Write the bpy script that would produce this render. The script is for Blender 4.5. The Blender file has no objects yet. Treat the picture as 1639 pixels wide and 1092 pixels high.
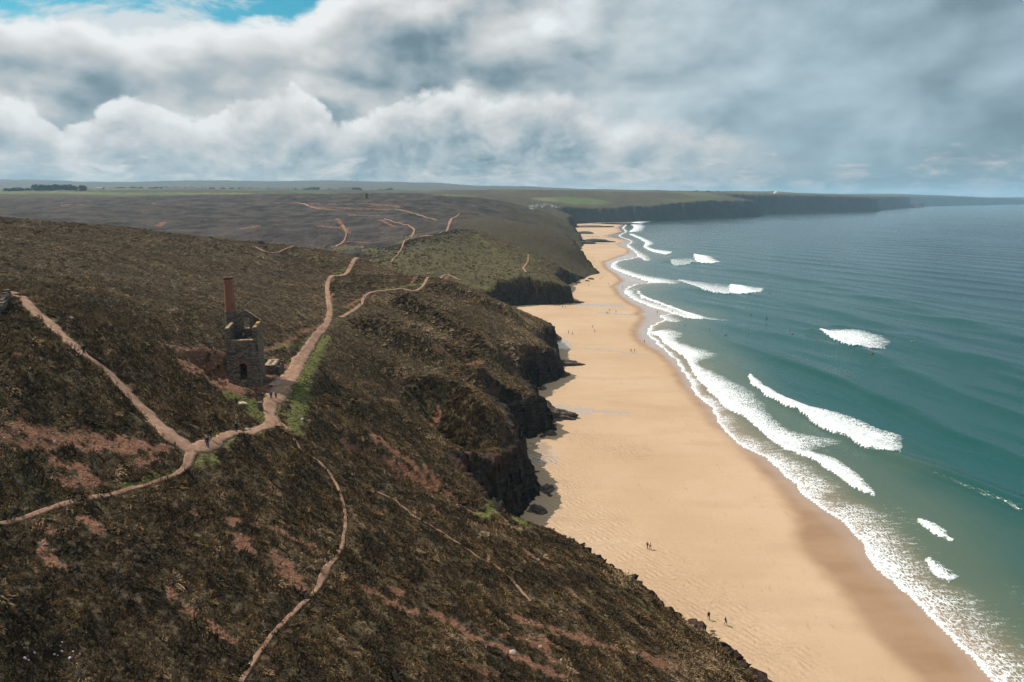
import bpy, bmesh, math, random
import numpy as np
from mathutils import Vector, Matrix

# ------------------------------------------------------------------ camera, sky, sun, exposure
R = math.radians
sc = bpy.context.scene
H = 76.0                       # drone height above the tide line, metres
PITCH = 11.8                   # degrees below level
F = 24.0 / 36.0                # focal length over sensor width
cam_d = bpy.data.cameras.new('camera')
cam = bpy.data.objects.new('camera', cam_d)
sc.collection.objects.link(cam)
cam_d.sensor_width = 36.0
cam_d.lens = 24.0
cam_d.clip_start = 0.5
cam_d.clip_end = 60000.0
cam.location = (0, 0, H)
cam.rotation_euler = (R(90 - PITCH), 0, 0)
sc.camera = cam
sc.view_settings.view_transform = 'Standard'
sc.view_settings.look = 'None'
sc.view_settings.exposure = 0.0
sc.view_settings.gamma = 1.0
sc.view_settings.use_curve_mapping = False
sc.render.engine = 'CYCLES'
cy = sc.cycles
cy.max_bounces = 5; cy.diffuse_bounces = 2; cy.glossy_bounces = 2
cy.transmission_bounces = 2; cy.transparent_max_bounces = 6; cy.volume_bounces = 1
cy.use_denoising = True
try:
    cy.denoiser = 'OPENIMAGEDENOISE'
    cy.denoising_input_passes = 'RGB_ALBEDO_NORMAL'
    cy.denoising_prefilter = 'FAST'
except Exception:
    pass
cy.sample_clamp_indirect = 6.0
cy.use_adaptive_sampling = True
cy.adaptive_threshold = 0.02

SUN_EL, SUN_AZ = 49.0, -60.0   # azimuth from straight ahead, negative = to the left
sdir = Vector((math.sin(R(SUN_AZ)) * math.cos(R(SUN_EL)), math.cos(R(SUN_AZ)) * math.cos(R(SUN_EL)), math.sin(R(SUN_EL))))
sun_d = bpy.data.lights.new('sun', 'SUN')
sun_d.energy = 5.0
sun_d.angle = R(0.55)
sun_d.color = (1.0, 0.93, 0.83)
sun = bpy.data.objects.new('sun', sun_d)
sun.rotation_euler = sdir.to_track_quat('Z', 'Y').to_euler()
sc.collection.objects.link(sun)


class NT:
    """small helper to write node trees as expressions"""
    def __init__(s, tree):
        s.t = tree; s.n = tree.nodes; s.l = tree.links
    def set(s, sock, v):
        if isinstance(v, bpy.types.NodeSocket): s.l.new(v, sock)
        elif v is not None:
            if sock.type == 'RGBA' and len(v) == 3: v = (*v, 1)
            sock.default_value = v
    def node(s, typ, **kw):
        n = s.n.new(typ)
        for k, v in kw.items(): setattr(n, k, v)
        return n
    def m(s, op, a, b=None, c=None, clamp=False):
        n = s.node('ShaderNodeMath', operation=op, use_clamp=clamp)
        for i, v in enumerate((a, b, c)):
            if v is not None: s.set(n.inputs[i], v)
        return n.outputs[0]
    def add(s, a, b): return s.m('ADD', a, b)
    def sub(s, a, b): return s.m('SUBTRACT', a, b)
    def mul(s, a, b): return s.m('MULTIPLY', a, b)
    def ma(s, a, b, c): return s.m('MULTIPLY_ADD', a, b, c)
    def ss(s, x, a, b, lo=0.0, hi=1.0):
        n = s.node('ShaderNodeMapRange', interpolation_type='SMOOTHSTEP')
        for i, v in enumerate((x, a, b, lo, hi)): s.set(n.inputs[i], v)
        return n.outputs[0]
    def lin(s, x, a, b, lo=0.0, hi=1.0):
        n = s.node('ShaderNodeMapRange', interpolation_type='LINEAR')
        for i, v in enumerate((x, a, b, lo, hi)): s.set(n.inputs[i], v)
        return n.outputs[0]
    def mix(s, f, a, b, mode='MIX'):
        n = s.node('ShaderNodeMix', data_type='RGBA', blend_type=mode)
        s.set(n.inputs[0], f); s.set(n.inputs[6], a); s.set(n.inputs[7], b)
        return n.outputs[2]
    def noise(s, vec, scale, detail=4, rough=0.55, dist=0.0, out=0, lac=2.0):
        n = s.node('ShaderNodeTexNoise')
        if vec is not None: s.l.new(vec, n.inputs['Vector'])
        n.inputs['Scale'].default_value = scale; n.inputs['Detail'].default_value = detail
        n.inputs['Roughness'].default_value = rough; n.inputs['Distortion'].default_value = dist
        n.inputs['Lacunarity'].default_value = lac
        return n.outputs[out]
    def mapping(s, vec, scale=(1, 1, 1), rot=(0, 0, 0), loc=(0, 0, 0)):
        n = s.node('ShaderNodeMapping')
        s.l.new(vec, n.inputs[0]); n.inputs[1].default_value = loc
        n.inputs[2].default_value = rot; n.inputs[3].default_value = scale
        return n.outputs[0]
    def attr(s, name, typ='GEOMETRY', out=2):
        n = s.node('ShaderNodeAttribute', attribute_name=name, attribute_type=typ)
        return n.outputs[out]
    def curve(s, x, pts):
        n = s.node('ShaderNodeFloatCurve')
        cm = n.mapping.curves[0]
        while len(cm.points) < len(pts): cm.points.new(0.5, 0.5)
        for p, (a, b) in zip(cm.points, pts): p.location = (a, b); p.handle_type = 'AUTO'
        n.mapping.use_clip = False
        n.mapping.update()
        s.set(n.inputs[1], x)
        return n.outputs[0]


def bearing(u, v):
    """direction of a sighting line read off the survey photograph (1639 x 1092)"""
    fx = 1639 * F
    x, up = (u - 819.5) / fx, (546 - v) / fx
    cp, sp = math.cos(R(PITCH)), math.sin(R(PITCH))
    return x, cp + up * sp, -sp + up * cp

# ---- the sky: clear blue of the Nishita model behind three banks of cloud
world = bpy.data.worlds.new('World')
sc.world = world
world.use_nodes = True
W = NT(world.node_tree)
W.n.clear()
wo = W.node('ShaderNodeOutputWorld'); bg = W.node('ShaderNodeBackground')
W.l.new(bg.outputs[0], wo.inputs[0])
bg.inputs[1].default_value = 0.1
sky = W.node('ShaderNodeTexSky', sky_type='NISHITA')
sky.sun_disc = False
sky.sun_elevation = R(SUN_EL); sky.sun_rotation = R(SUN_AZ)
sky.air_density = 1.0; sky.dust_density = 0.6; sky.ozone_density = 2.0
tc = W.node('ShaderNodeTexCoord').outputs['Generated']
sx = W.node('ShaderNodeSeparateXYZ'); W.l.new(tc, sx.inputs[0])
az = W.mul(W.m('ARCTAN2', sx.outputs[0], sx.outputs[1]), 180 / math.pi)
el = W.mul(W.m('ARCSINE', sx.outputs[2]), 180 / math.pi)
azn = W.lin(az, -180, 180)                           # 0..1 round the compass, 0.5 = ahead

def ae(u, v):
    x, y, z = bearing(u, v)
    return math.degrees(math.atan2(x, y)), math.degrees(math.atan2(z, math.hypot(x, y)))

def edge_curve(pts, left, right):
    """cloud-top elevation (deg) round the compass from sighted points"""
    q = [(0.0, left / 90), (0.2, left / 90)]
    q += [((ae(u, v)[0] + 180) / 360, ae(u, v)[1] / 90) for u, v in pts]
    q += [(0.8, right / 90), (1.0, left / 90)]
    return W.mul(W.curve(azn, q), 90)

def dirv(sz_, loc=(0, 0, 0)): return W.mapping(tc, (1, 1, sz_), loc=loc)
K = 10.0                                             # background runs at strength 0.1
def gray(c): return tuple(K * x for x in c)
def scaled(tint, lum):
    n_ = W.node('ShaderNodeVectorMath', operation='SCALE'); W.set(n_.inputs[0], tint); W.set(n_.inputs['Scale'], W.mul(lum, K)); return n_.outputs[0]
def puff(vec, scale, detail=3.0, rough=0.5):
    n_ = W.node('ShaderNodeTexVoronoi', feature='F1', normalize=True); W.l.new(vec, n_.inputs['Vector'])
    n_.inputs['Scale'].default_value = scale; n_.inputs['Detail'].default_value = detail; n_.inputs['Roughness'].default_value = rough
    return n_.outputs['Distance']
def warped(vec, amt, sc_):
    n_ = W.node('ShaderNodeVectorMath', operation='MULTIPLY_ADD'); W.l.new(W.noise(vec, sc_, 4, 0.55, out=1), n_.inputs[0]); n_.inputs[1].default_value = (amt,) * 3; W.l.new(vec, n_.inputs[2])
    return n_.outputs[0]
def clampv(x, lo, hi): return W.m('MINIMUM', W.m('MAXIMUM', x, lo), hi)
d1 = dirv(1.7); d1s = dirv(1.7, (-0.020, 0.0, 0.045))
d2 = dirv(1.35, (3.1, 1.7, 0.4)); d2s = dirv(1.35, (3.1 - 0.012, 1.7, 0.4 + 0.022))
big = W.noise(d1, 2.6, 2, 0.45); bigs = W.noise(d1s, 2.6, 2, 0.45)
n1 = W.noise(d1, 8.0, 10, 0.60, 0.25)
m1 = W.noise(d1, 8.0, 3, 0.45, 0.1); m1s = W.noise(d1s, 8.0, 3, 0.45, 0.1)
n2 = W.noise(d2, 14.0, 11, 0.62, 0.3)
m2 = W.noise(d2, 14.0, 4, 0.50, 0.15); m2s = W.noise(d2s, 14.0, 4, 0.50, 0.15)
n3 = W.noise(dirv(3.0, (7.3, 2.2, 1.4)), 20.0, 9, 0.62, 0.3)
w1 = warped(d1, 0.07, 9.0); w1s = warped(d1s, 0.07, 9.0)
w2 = warped(d2, 0.05, 16.0); w2s = warped(d2s, 0.05, 16.0)
p1 = puff(w1, 13.0, 2.0, 0.5); p1s = puff(w1s, 13.0, 2.0, 0.5); p1l = p1
p2 = puff(w2, 20.0, 2.0, 0.5); p2s = puff(w2s, 20.0, 2.0, 0.5); p2l = p2
seaward = W.ss(az, -6.0, 26.0)                       # the deck thickens and smooths out to seaward
soft = W.lin(seaward, 0, 1, 1.0, 0.40)
col = W.mix(1.0, sky.outputs[0], (0.24, 0.88, 0.84), 'MULTIPLY')
# thin high veil
hv = W.noise(dirv(3.2, (0.3, 5.0, 0.9)), 6.0, 9, 0.62, 0.5)
veil = W.ss(hv, 0.42, 0.60)
veil = W.mul(W.m('MAXIMUM', veil, W.ss(W.add(el, W.mul(W.sub(hv, 0.5), 12.0)), 14.8, 17.5)), 0.94)
col = W.mix(veil, col, gray((0.68, 0.73, 0.75)))
# upper deck: sunlit rim on the left, slate body
e1 = edge_curve([(-250, 60), (0, 46), (120, 54), (230, 76), (330, 68), (430, 46), (520, 14), (640, -55), (780, -220), (1000, -420), (1400, -700)], 34, 75)
dep1 = W.add(W.add(W.sub(e1, el), W.mul(W.sub(n1, 0.5), 4.2)), W.mul(W.sub(0.42, p1), 4.5))
a1 = W.ss(dep1, -0.3, 0.7)
rim1 = W.ss(W.add(dep1, W.mul(W.sub(m1, 0.5), 4.0)), 3.6, 0.5)
rel1 = W.mul(W.add(W.mul(W.sub(p1s, p1l), 0.34), W.add(W.mul(W.sub(m1, m1s), 1.1), W.mul(W.sub(big, bigs), 0.6))), soft)
lum1 = W.add(W.ma(W.sub(big, 0.5), 0.42, 0.45), rel1)
lum1 = W.add(lum1, W.mul(W.sub(n1, m1), W.mul(soft, 0.7)))
lum1 = W.add(lum1, W.mul(rim1, 0.40))
slate = W.mul(W.ss(W.add(az, W.mul(W.sub(m1, 0.5), 26)), 13.0, 24.0), W.ss(W.add(el, W.mul(W.sub(m1, 0.5), 7)), 6.8, 3.0))
lum1 = W.sub(lum1, W.mul(slate, 0.11))
lum1 = W.sub(lum1, W.mul(W.ss(az, 18.0, 38.0), 0.02))
lum1 = W.add(lum1, W.mul(W.mul(W.ss(az, -8.0, 3.0), W.ss(az, 24.0, 8.0)), W.mul(W.ss(el, 2.0, 9.0), 0.15)))
lum1 = W.m('SMOOTH_MAX', W.m('MINIMUM', lum1, 0.88), 0.22, 0.12)
tint1 = W.mix(W.ss(lum1, 0.16, 0.66), (0.66, 1.0, 1.20), (0.98, 1.0, 1.0))
tint1 = W.mix(W.mul(seaward, 0.65), tint1, (0.68, 1.0, 1.17))
col = W.mix(a1, col, scaled(tint1, lum1))
# middle row of cumulus
e2 = edge_curve([(-200, 150), (0, 140), (60, 175), (100, 212), (150, 196), (230, 166), (300, 190), (390, 168), (470, 148), (540, 195), (600, 188),
                 (650, 160), (740, 142), (800, 158), (890, 146), (960, 176), (1060, 180), (1160, 196), (1260, 238), (1400, 268), (1500, 258), (1640, 235)], 6.0, 3.6)
dep2 = W.add(W.add(W.sub(e2, el), W.mul(W.sub(n2, 0.5), 2.6)), W.mul(W.sub(0.40, p2), 3.6))
a2 = W.ss(dep2, -0.10, W.ss(az, -14, 14, 0.5, 2.3))
lit2 = W.ss(W.add(az, W.mul(W.sub(big, 0.5), 20)), 24.0, 8.0)
rel2 = W.mul(W.add(W.mul(W.sub(p2s, p2l), 0.36), W.mul(W.sub(m2, m2s), 0.9)), W.lin(lit2, 0, 1, 0.25, 1.0))
rim2 = W.ss(W.add(dep2, W.mul(W.sub(m2, 0.5), 2.4)), 4.4, 0.2)
lum2 = W.add(W.add(0.44, rel2), W.mul(rim2, W.lin(lit2, 0, 1, 0.02, 0.36)))
lum2 = W.add(lum2, W.mul(W.sub(n2, m2), W.lin(lit2, 0, 1, 0.25, 0.75)))
lum2 = W.sub(lum2, W.mul(W.ss(az, 14, 34), 0.12))
lum2 = clampv(lum2, 0.16, 0.84)
tint2 = W.mix(W.ss(lum2, 0.2, 0.68), (0.68, 1.0, 1.18), (0.985, 1.0, 1.0))
col = W.mix(a2, col, scaled(tint2, lum2))
# low broken cloud on the horizon
dep3 = W.add(W.sub(3.3, el), W.mul(W.sub(n3, 0.5), 6.0))
a3 = W.ss(dep3, 0.2, 2.2)
lum3 = W.ma(W.sub(n3, 0.5), 1.3, 0.53)
lum3 = W.sub(lum3, W.mul(W.ss(az, 4, 34), 0.15))
lum3 = clampv(lum3, 0.26, 0.74)
tint3 = W.mix(W.ss(lum3, 0.26, 0.58), (0.68, 1.0, 1.18), (1.0, 0.985, 0.96))
col = W.mix(W.mul(a3, 0.8), col, scaled(tint3, lum3))
W.l.new(col, bg.inputs[0])
world.cycles.sampling_method = 'MANUAL'
world.cycles.sample_map_resolution = 256

# ------------------------------------------------------------------ helpers
C = sc.collection
rng = np.random.default_rng(7)
random.seed(7)
f32 = np.float32

def tag(o, label=None, cat=None, group=None, kind=None):
    if label: o['label'] = label
    if cat: o['category'] = cat
    if group: o['group'] = group
    if kind: o['kind'] = kind
    return o

def grid_mesh(name, V, faces, attrs=None, mats=(), smooth=True):
    me = bpy.data.meshes.new(name)
    n, k = faces.shape
    me.vertices.add(len(V)); me.vertices.foreach_set('co', np.ascontiguousarray(V, dtype=f32).ravel())
    me.loops.add(n * k); me.loops.foreach_set('vertex_index', np.ascontiguousarray(faces, dtype=np.int32).ravel())
    me.polygons.add(n)
    me.polygons.foreach_set('loop_start', np.arange(0, n * k, k, dtype=np.int32))
    me.polygons.foreach_set('loop_total', np.full(n, k, dtype=np.int32))
    me.polygons.foreach_set('use_smooth', np.full(n, smooth, dtype=bool))
    me.update(calc_edges=True)
    for a, d in (attrs or {}).items():
        me.attributes.new(a, 'FLOAT', 'POINT').data.foreach_set('value', np.ascontiguousarray(d, dtype=f32))
    for m_ in mats: me.materials.append(m_)
    o = bpy.data.objects.new(name, me); C.objects.link(o)
    return o

_p = np.random.default_rng(11).permutation(256)
PERM = np.concatenate([_p, _p]).astype(np.int32)
_ang = np.random.default_rng(12).random(256) * 2 * np.pi
GX, GY = np.cos(_ang).astype(f32), np.sin(_ang).astype(f32)

def perlin(x, y, seed=0):
    x = np.asarray(x, f32) + f32(seed * 37.3); y = np.asarray(y, f32) + f32(seed * 17.9)
    xi = np.floor(x).astype(np.int32); yi = np.floor(y).astype(np.int32)
    xf = x - xi; yf = y - yi
    u = xf * xf * xf * (xf * (xf * 6 - 15) + 10); v = yf * yf * yf * (yf * (yf * 6 - 15) + 10)
    X = xi & 255; Y = yi & 255
    def g(i, j, a, b):
        h = PERM[PERM[(X + i) & 255] + ((Y + j) & 255)]
        return GX[h] * a + GY[h] * b
    n0 = g(0, 0, xf, yf); n1 = g(1, 0, xf - 1, yf); n2 = g(0, 1, xf, yf - 1); n3 = g(1, 1, xf - 1, yf - 1)
    a = n0 + u * (n1 - n0); b = n2 + u * (n3 - n2)
    return (a + v * (b - a)) * 1.5

def fbm(x, y, oct=4, seed=0, gain=0.5):
    s = 0; a = 1.0; t = 0
    for i in range(oct):
        s = s + a * perlin(x * 2 ** i, y * 2 ** i, seed + i); t += a; a *= gain
    return s / t

def ridged(x, y, oct=4, seed=0):
    s = 0; a = 1.0; t = 0
    for i in range(oct):
        s = s + a * (1 - 2 * np.abs(perlin(x * 2 ** i, y * 2 ** i, seed + i))); t += a; a *= 0.5
    return s / t

def sstep(x, a, b):
    t = np.clip((x - a) / (b - a), 0, 1)
    return t * t * (3 - 2 * t)

def polydist(x, y, poly, pad=None, closed=False):
    """distance to a polyline; with pad only vertices within pad of its box are computed (others = 1e6)"""
    P = np.asarray(poly, f32)
    if closed: P = np.vstack([P, P[:1]])
    out = np.full(x.shape, 1e6, f32)
    idx = slice(None)
    if pad is not None:
        m = (x > P[:, 0].min() - pad) & (x < P[:, 0].max() + pad) & (y > P[:, 1].min() - pad) & (y < P[:, 1].max() + pad)
        idx = np.nonzero(m)
        if len(idx[0]) == 0: return out
    xs, ys = x[idx], y[idx]
    best = np.full(xs.shape, 1e12, f32)
    for (ax, ay), (bx, by) in zip(P[:-1], P[1:]):
        dx, dy = bx - ax, by - ay
        L2 = dx * dx + dy * dy + 1e-9
        t = np.clip(((xs - ax) * dx + (ys - ay) * dy) / L2, 0, 1)
        ex = xs - ax - t * dx; ey = ys - ay - t * dy
        best = np.minimum(best, ex * ex + ey * ey)
    out[idx] = np.sqrt(best)
    return out

def inside(x, y, poly):
    P = np.asarray(poly, f32)
    m = (x >= P[:, 0].min()) & (x <= P[:, 0].max()) & (y >= P[:, 1].min()) & (y <= P[:, 1].max())
    out = np.zeros(x.shape, bool)
    idx = np.nonzero(m)
    xs, ys = x[idx], y[idx]
    r = np.zeros(xs.shape, bool)
    for (ax, ay), (bx, by) in zip(P, np.roll(P, -1, axis=0)):
        if ay == by: continue
        c = (ay > ys) != (by > ys)
        r ^= c & (xs < (bx - ax) * (ys - ay) / (by - ay) + ax)
    out[idx] = r
    return out

def on_level(u, v, z=0.0):
    """ground point where a sighting line meets the level z"""
    x, y, s = bearing(u, v)
    k = (z - H) / s
    return (x * k, y * k)

def lvl(pts, z=0.0): return [on_level(u, v, z) for u, v in pts]

def at_range(u, v, Y):
    x, y, s = bearing(u, v)
    return (x / y * Y, Y, H + s / y * Y)

def resample(pts, step):
    P = np.asarray(pts, float)
    # Catmull-Rom
    Q = np.vstack([2 * P[0] - P[1], P, 2 * P[-1] - P[-2]])
    out = []
    for i in range(1, len(Q) - 2):
        n = max(2, int(np.linalg.norm(Q[i + 1] - Q[i]) / step))
        for t in np.linspace(0, 1, n, endpoint=False):
            a = 2 * Q[i]; b = Q[i + 1] - Q[i - 1]
            c = 2 * Q[i - 1] - 5 * Q[i] + 4 * Q[i + 1] - Q[i + 2]; d = -Q[i - 1] + 3 * Q[i] - 3 * Q[i + 1] + Q[i + 2]
            out.append(0.5 * (a + b * t + c * t * t + d * t ** 3))
    out.append(P[-1])
    return np.array(out)

# ------------------------------------------------------------------ the land: heights
# sighted levels: (u, v, z) ; sighted ranges: (u, v, 'Y', metres ahead) ; hidden ground: (u, 'Yz', metres ahead, z)
SURVEY = [
 # near slope below the drone
 (0, 1092, 46), (200, 1000, 43.5), (500, 1092, 40), (800, 1092, 32), (1000, 1092, 26), (1200, 1092, 19.5), (700, 900, 30.5), (520, 915, 37),
 (850, 850, 21.5), (1000, 930, 20.0), (1100, 1005, 19.6), (700, 800, 27), (600, 760, 30), (770, 822, 20.5), (860, 960, 27), (620, 1000, 35),
 (333, 718, 44), (300, 745, 44), (553, 800, 33.5), (470, 690, 36), (0, 835, 47), (230, 782, 45), (100, 700, 49.5), (0, 690, 52), (400, 800, 40.5), (250, 900, 43.5),
 (819, 'Yz', 22, 36), (0, 'Yz', 22, 46), (1300, 'Yz', 40, 19), (1200, 'Yz', 25, 24), (400, 'Yz', 22, 43), (-300, 'Yz', 40, 52), (-300, 'Yz', 90, 62), (1000, 'Yz', 35, 29),
 # hill on the left
 (135, 568, 54), (30, 472, 'Y', 124), (0, 352, 'Y', 330), (200, 364, 'Y', 375), (330, 386, 'Y', 415), (450, 399, 'Y', 425), (590, 418, 'Y', 400), (540, 407, 'Y', 430),
 (200, 450, 'Y', 190), (100, 420, 'Y', 190), (400, 470, 'Y', 232), (300, 500, 'Y', 172), (300, 565, 44), (250, 640, 46.5), (450, 540, 38.5), (500, 460, 'Y', 300),
 (100, 385, 'Y', 250), (300, 430, 'Y', 260), (400, 425, 'Y', 320), (-200, 345, 'Y', 260), (-200, 470, 'Y', 120),
 (390, 670, 39.5), (355, 640, 41),
 # level of the track past the engine house and the coast path
 (400, 612, 36), (445, 640, 36), (460, 600, 36), (500, 545, 36.5), (525, 480, 38), (540, 435, 39.5), (580, 492, 36.5), (700, 447, 37.5), (640, 465, 37),
 # headland slope below the paths
 (600, 600, 27), (650, 560, 27.5), (700, 520, 29), (740, 456, 35), (800, 492, 25.5), (850, 528, 17.5), (560, 660, 29), (640, 700, 25.5), (700, 650, 21.5), (760, 590, 21), (760, 700, 18.5), (720, 740, 21),
 (800, 560, 20), (780, 640, 17),
 # hidden valley, second headland
 (100, 'Yz', 560, 46), (300, 'Yz', 580, 33), (450, 'Yz', 570, 26), (590, 'Yz', 500, 22), (700, 'Yz', 430, 18), (760, 'Yz', 430, 10), (0, 'Yz', 520, 58), (-250, 'Yz', 500, 66),
 (760, 442, 'Y', 492), (850, 434, 'Y', 506), (640, 415, 'Y', 530), (820, 420, 'Y', 545), (770, 400, 'Y', 575), (750, 366, 'Y', 640), (700, 376, 'Y', 620), (640, 402, 'Y', 570),
 (600, 405, 'Y', 610), (850, 406, 'Y', 580), (880, 440, 'Y', 545), (800, 'Yz', 690, 38), (860, 'Yz', 650, 22),
 (925, 400, 'Y', 720), (900, 377, 'Y', 760), (850, 359, 'Y', 800), (800, 351, 'Y', 830), (760, 346, 'Y', 850), (940, 425, 'Y', 705),
 (850, 'Yz', 1000, 34), (900, 'Yz', 1000, 14), (790, 'Yz', 1000, 50),
 # third headland and the dark heath
 (700, 314, 'Y', 1400), (800, 321, 'Y', 1350), (850, 336, 'Y', 1280), (900, 361, 'Y', 1210), (920, 379, 'Y', 1180), (740, 335, 'Y', 1050),
 (200, 340, 'Y', 900), (400, 360, 'Y', 800), (520, 381, 'Y', 700), (600, 340, 'Y', 1000), (650, 381, 'Y', 690), (700, 352, 'Y', 860), (100, 322, 'Y', 1200), (300, 326, 'Y', 1100),
 (500, 326, 'Y', 1150), (600, 313, 'Y', 1450), (450, 312, 'Y', 1500), (300, 315, 'Y', 1600), (100, 314, 'Y', 1700), (0, 330, 'Y', 1000), (-300, 325, 'Y', 1100),
 (200, 306, 'Y', 2300), (0, 306, 'Y', 2300), (400, 308, 'Y', 2400), (600, 311, 'Y', 2400), (750, 313, 'Y', 2300), (-400, 306, 'Y', 2300),
 (800, 'Yz', 1750, 66), (860, 334, 'Y', 1880), (885, 333, 'Y', 1950), (840, 318, 'Y', 2300), (900, 313, 'Y', 2500), (905, 'Yz', 1650, 22), (930, 'Yz', 2150, 46),
 (950, 313, 'Y', 2600), (1050, 311, 'Y', 2900), (1150, 311, 'Y', 3200), (1250, 312, 'Y', 3700), (1350, 314, 'Y', 4300), (1390, 318, 'Y', 4350), (1190, 318, 'Y', 3100), (960, 322, 'Y', 2420),
 (1100, 318, 'Y', 2750), (1450, 316, 'Y', 6000), (1300, 311, 'Y', 5200), (1100, 309, 'Y', 4500), (850, 308, 'Y', 3800), (500, 305, 'Y', 3800), (150, 303, 'Y', 3800), (-400, 303, 'Y', 3800),
 (1550, 318, 'Y', 8200), (1639, 316, 'Y', 10000), (1750, 316, 'Y', 10500),
 # far hills
 (-300, 296, 'Y', 8500), (0, 293, 'Y', 8500), (70, 289, 'Y', 8500), (180, 293, 'Y', 8600), (320, 290, 'Y', 8500), (450, 291, 'Y', 8500), (570, 290, 'Y', 8400), (650, 294, 'Y', 8400),
 (760, 298, 'Y', 8500), (900, 302, 'Y', 8500), (1050, 307, 'Y', 8800), (1250, 309, 'Y', 9000), (1450, 313, 'Y', 9300),
 (0, 'Yz', 5600, 150), (300, 'Yz', 5600, 140), (600, 'Yz', 5600, 135), (900, 'Yz', 5600, 120),
 (0, 'Yz', 11500, 190), (400, 'Yz', 11500, 190), (800, 'Yz', 11500, 150), (1300, 'Yz', 11500, 110),
]
pts = []
for s in SURVEY:
    if s[1] == 'Yz':
        x, y, _ = bearing(s[0], 400); k = s[2] / y; pts.append((x * k, s[2], s[3]))
    elif len(s) == 4: pts.append(at_range(s[0], s[1], s[3]))
    else: pts.append((*on_level(*s), s[2]))
pts = np.array(pts)

def tps_fit(P, lam=2e-4):
    a = np.arctan2(P[:, 0], P[:, 1]); b = np.log(np.hypot(P[:, 0], P[:, 1]))
    n = len(P)
    D = (a[:, None] - a) ** 2 + (b[:, None] - b) ** 2
    Km = np.where(D > 0, 0.5 * D * np.log(D + 1e-12), 0) + lam * np.eye(n)
    Q = np.c_[np.ones(n), a, b]
    M = np.block([[Km, Q], [Q.T, np.zeros((3, 3))]])
    w = np.linalg.solve(M, np.r_[P[:, 2], 0, 0, 0])
    return a.astype(f32), b.astype(f32), w.astype(f32)

TPS = tps_fit(pts)

def base_height(x, y):
    a = np.arctan2(x, y).astype(f32).ravel(); b = np.log(np.hypot(x, y)).astype(f32).ravel()
    ca, cb, w = TPS
    z = w[-3] + w[-2] * a + w[-1] * b
    for i in range(len(ca)):
        D = (a - ca[i]) ** 2 + (b - cb[i]) ** 2
        z += w[i] * 0.5 * D * np.log(D + f32(1e-12))
    return z.reshape(x.shape)

# foot of the cliffs, metres (x right, y ahead), from below the drone to the far coast
COAST = [(78, -60), (60, 10), (47, 45), (37, 72), (26, 94), (14.5, 108), (8, 115), (3, 121), (-2, 128), (-4, 138), (-1.5, 148), (2, 155), (5, 164), (3.5, 176), (1, 190), (-2, 203),
         (5, 208), (12, 214), (8, 226), (4, 240), (5, 252), (8, 263), (17, 277), (21, 287), (16, 298), (20, 325), (22, 364), (15, 395), (2, 412), (-18, 432), (-20, 452), (-6, 474),
         (10, 481), (30, 484), (44, 496), (40, 540), (46, 597), (62, 640), (80, 672), (87, 700), (78, 735), (72, 800), (80, 900), (96, 1000), (108, 1072), (116, 1150), (120, 1205),
         (118, 1300), (132, 1445), (130, 1600), (140, 1740), (168, 1860), (140, 1930), (175, 2080), (280, 2200), (375, 2285), (640, 2540), (880, 2800), (1085, 3040), (1040, 3240),
         (1300, 3500), (1650, 3760), (2000, 4020), (2230, 4220), (2190, 4500), (2500, 4950), (2950, 5350), (3480, 6050), (3600, 6300), (3500, 6900), (4600, 8000), (5600, 8700), (7000, 9500),
         (8200, 10300), (9500, 12500)]
LANDPOLY = COAST + [(9500, 14000), (-14000, 14000), (-14000, -60)]
HOUSE = (-58.8, 147.0)
TERRACE = lvl([(370, 622), (400, 622), (440, 612), (470, 592)], 36)

# ridges (+) and gullies (-) running down the headland: (sighted points with level, height, half-width)
SPURS = [
 ([(588, 462), (650, 490), (710, 523), (776, 565), (784, 582)], 2.4, 6.0), ([(551, 509), (600, 533), (644, 556), (700, 572), (738, 584), (764, 614)], 2.4, 5.5),
 ([(508, 556), (588, 584), (691, 631), (748, 649), (778, 690)], 2.6, 5.5), ([(500, 640), (600, 672), (680, 700), (735, 735)], 1.8, 4.5), ([(690, 458), (760, 480), (810, 505)], 1.6, 6.0),
 ([(616, 469), (701, 499), (776, 542), (806, 558)], -3.0, 6.5), ([(600, 508), (660, 535), (710, 562), (757, 596)], -2.6, 5.0), ([(545, 556), (616, 593), (691, 650), (738, 690)], -3.2, 5.5),
 ([(500, 605), (570, 640), (650, 680), (720, 722)], -2.2, 4.5), ([(520, 690), (600, 722), (680, 765), (735, 802)], -2.6, 4.5),
]
NA, NR = 1120, 1020
AZ0, AZ1 = R(-48), R(48)
azs = np.linspace(AZ0, AZ1, NA).astype(f32)
rs = (22.0 * (12500 / 22.0) ** np.linspace(0, 1, NR)).astype(f32)
GXX = np.sin(azs)[None, :] * rs[:, None]; GYY = np.cos(azs)[None, :] * rs[:, None]

def near_poly(x, y, P, pad): return polydist(x, y, P, pad)

HEADLINE = lvl([(470, 690), (478, 615), (520, 535), (545, 508), (640, 465), (738, 450)], 36)
def d_path_side(x, y):
    """distance seaward of the headland path line (0 on the landward side)"""
    d = polydist(x, y, HEADLINE, 120)
    ins = inside(x, y, HEADLINE + [(20, 420), (40, 300), (25, 120), (-20, 95)])
    return np.where(ins & (d < 1e5), d, 0)

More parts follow.
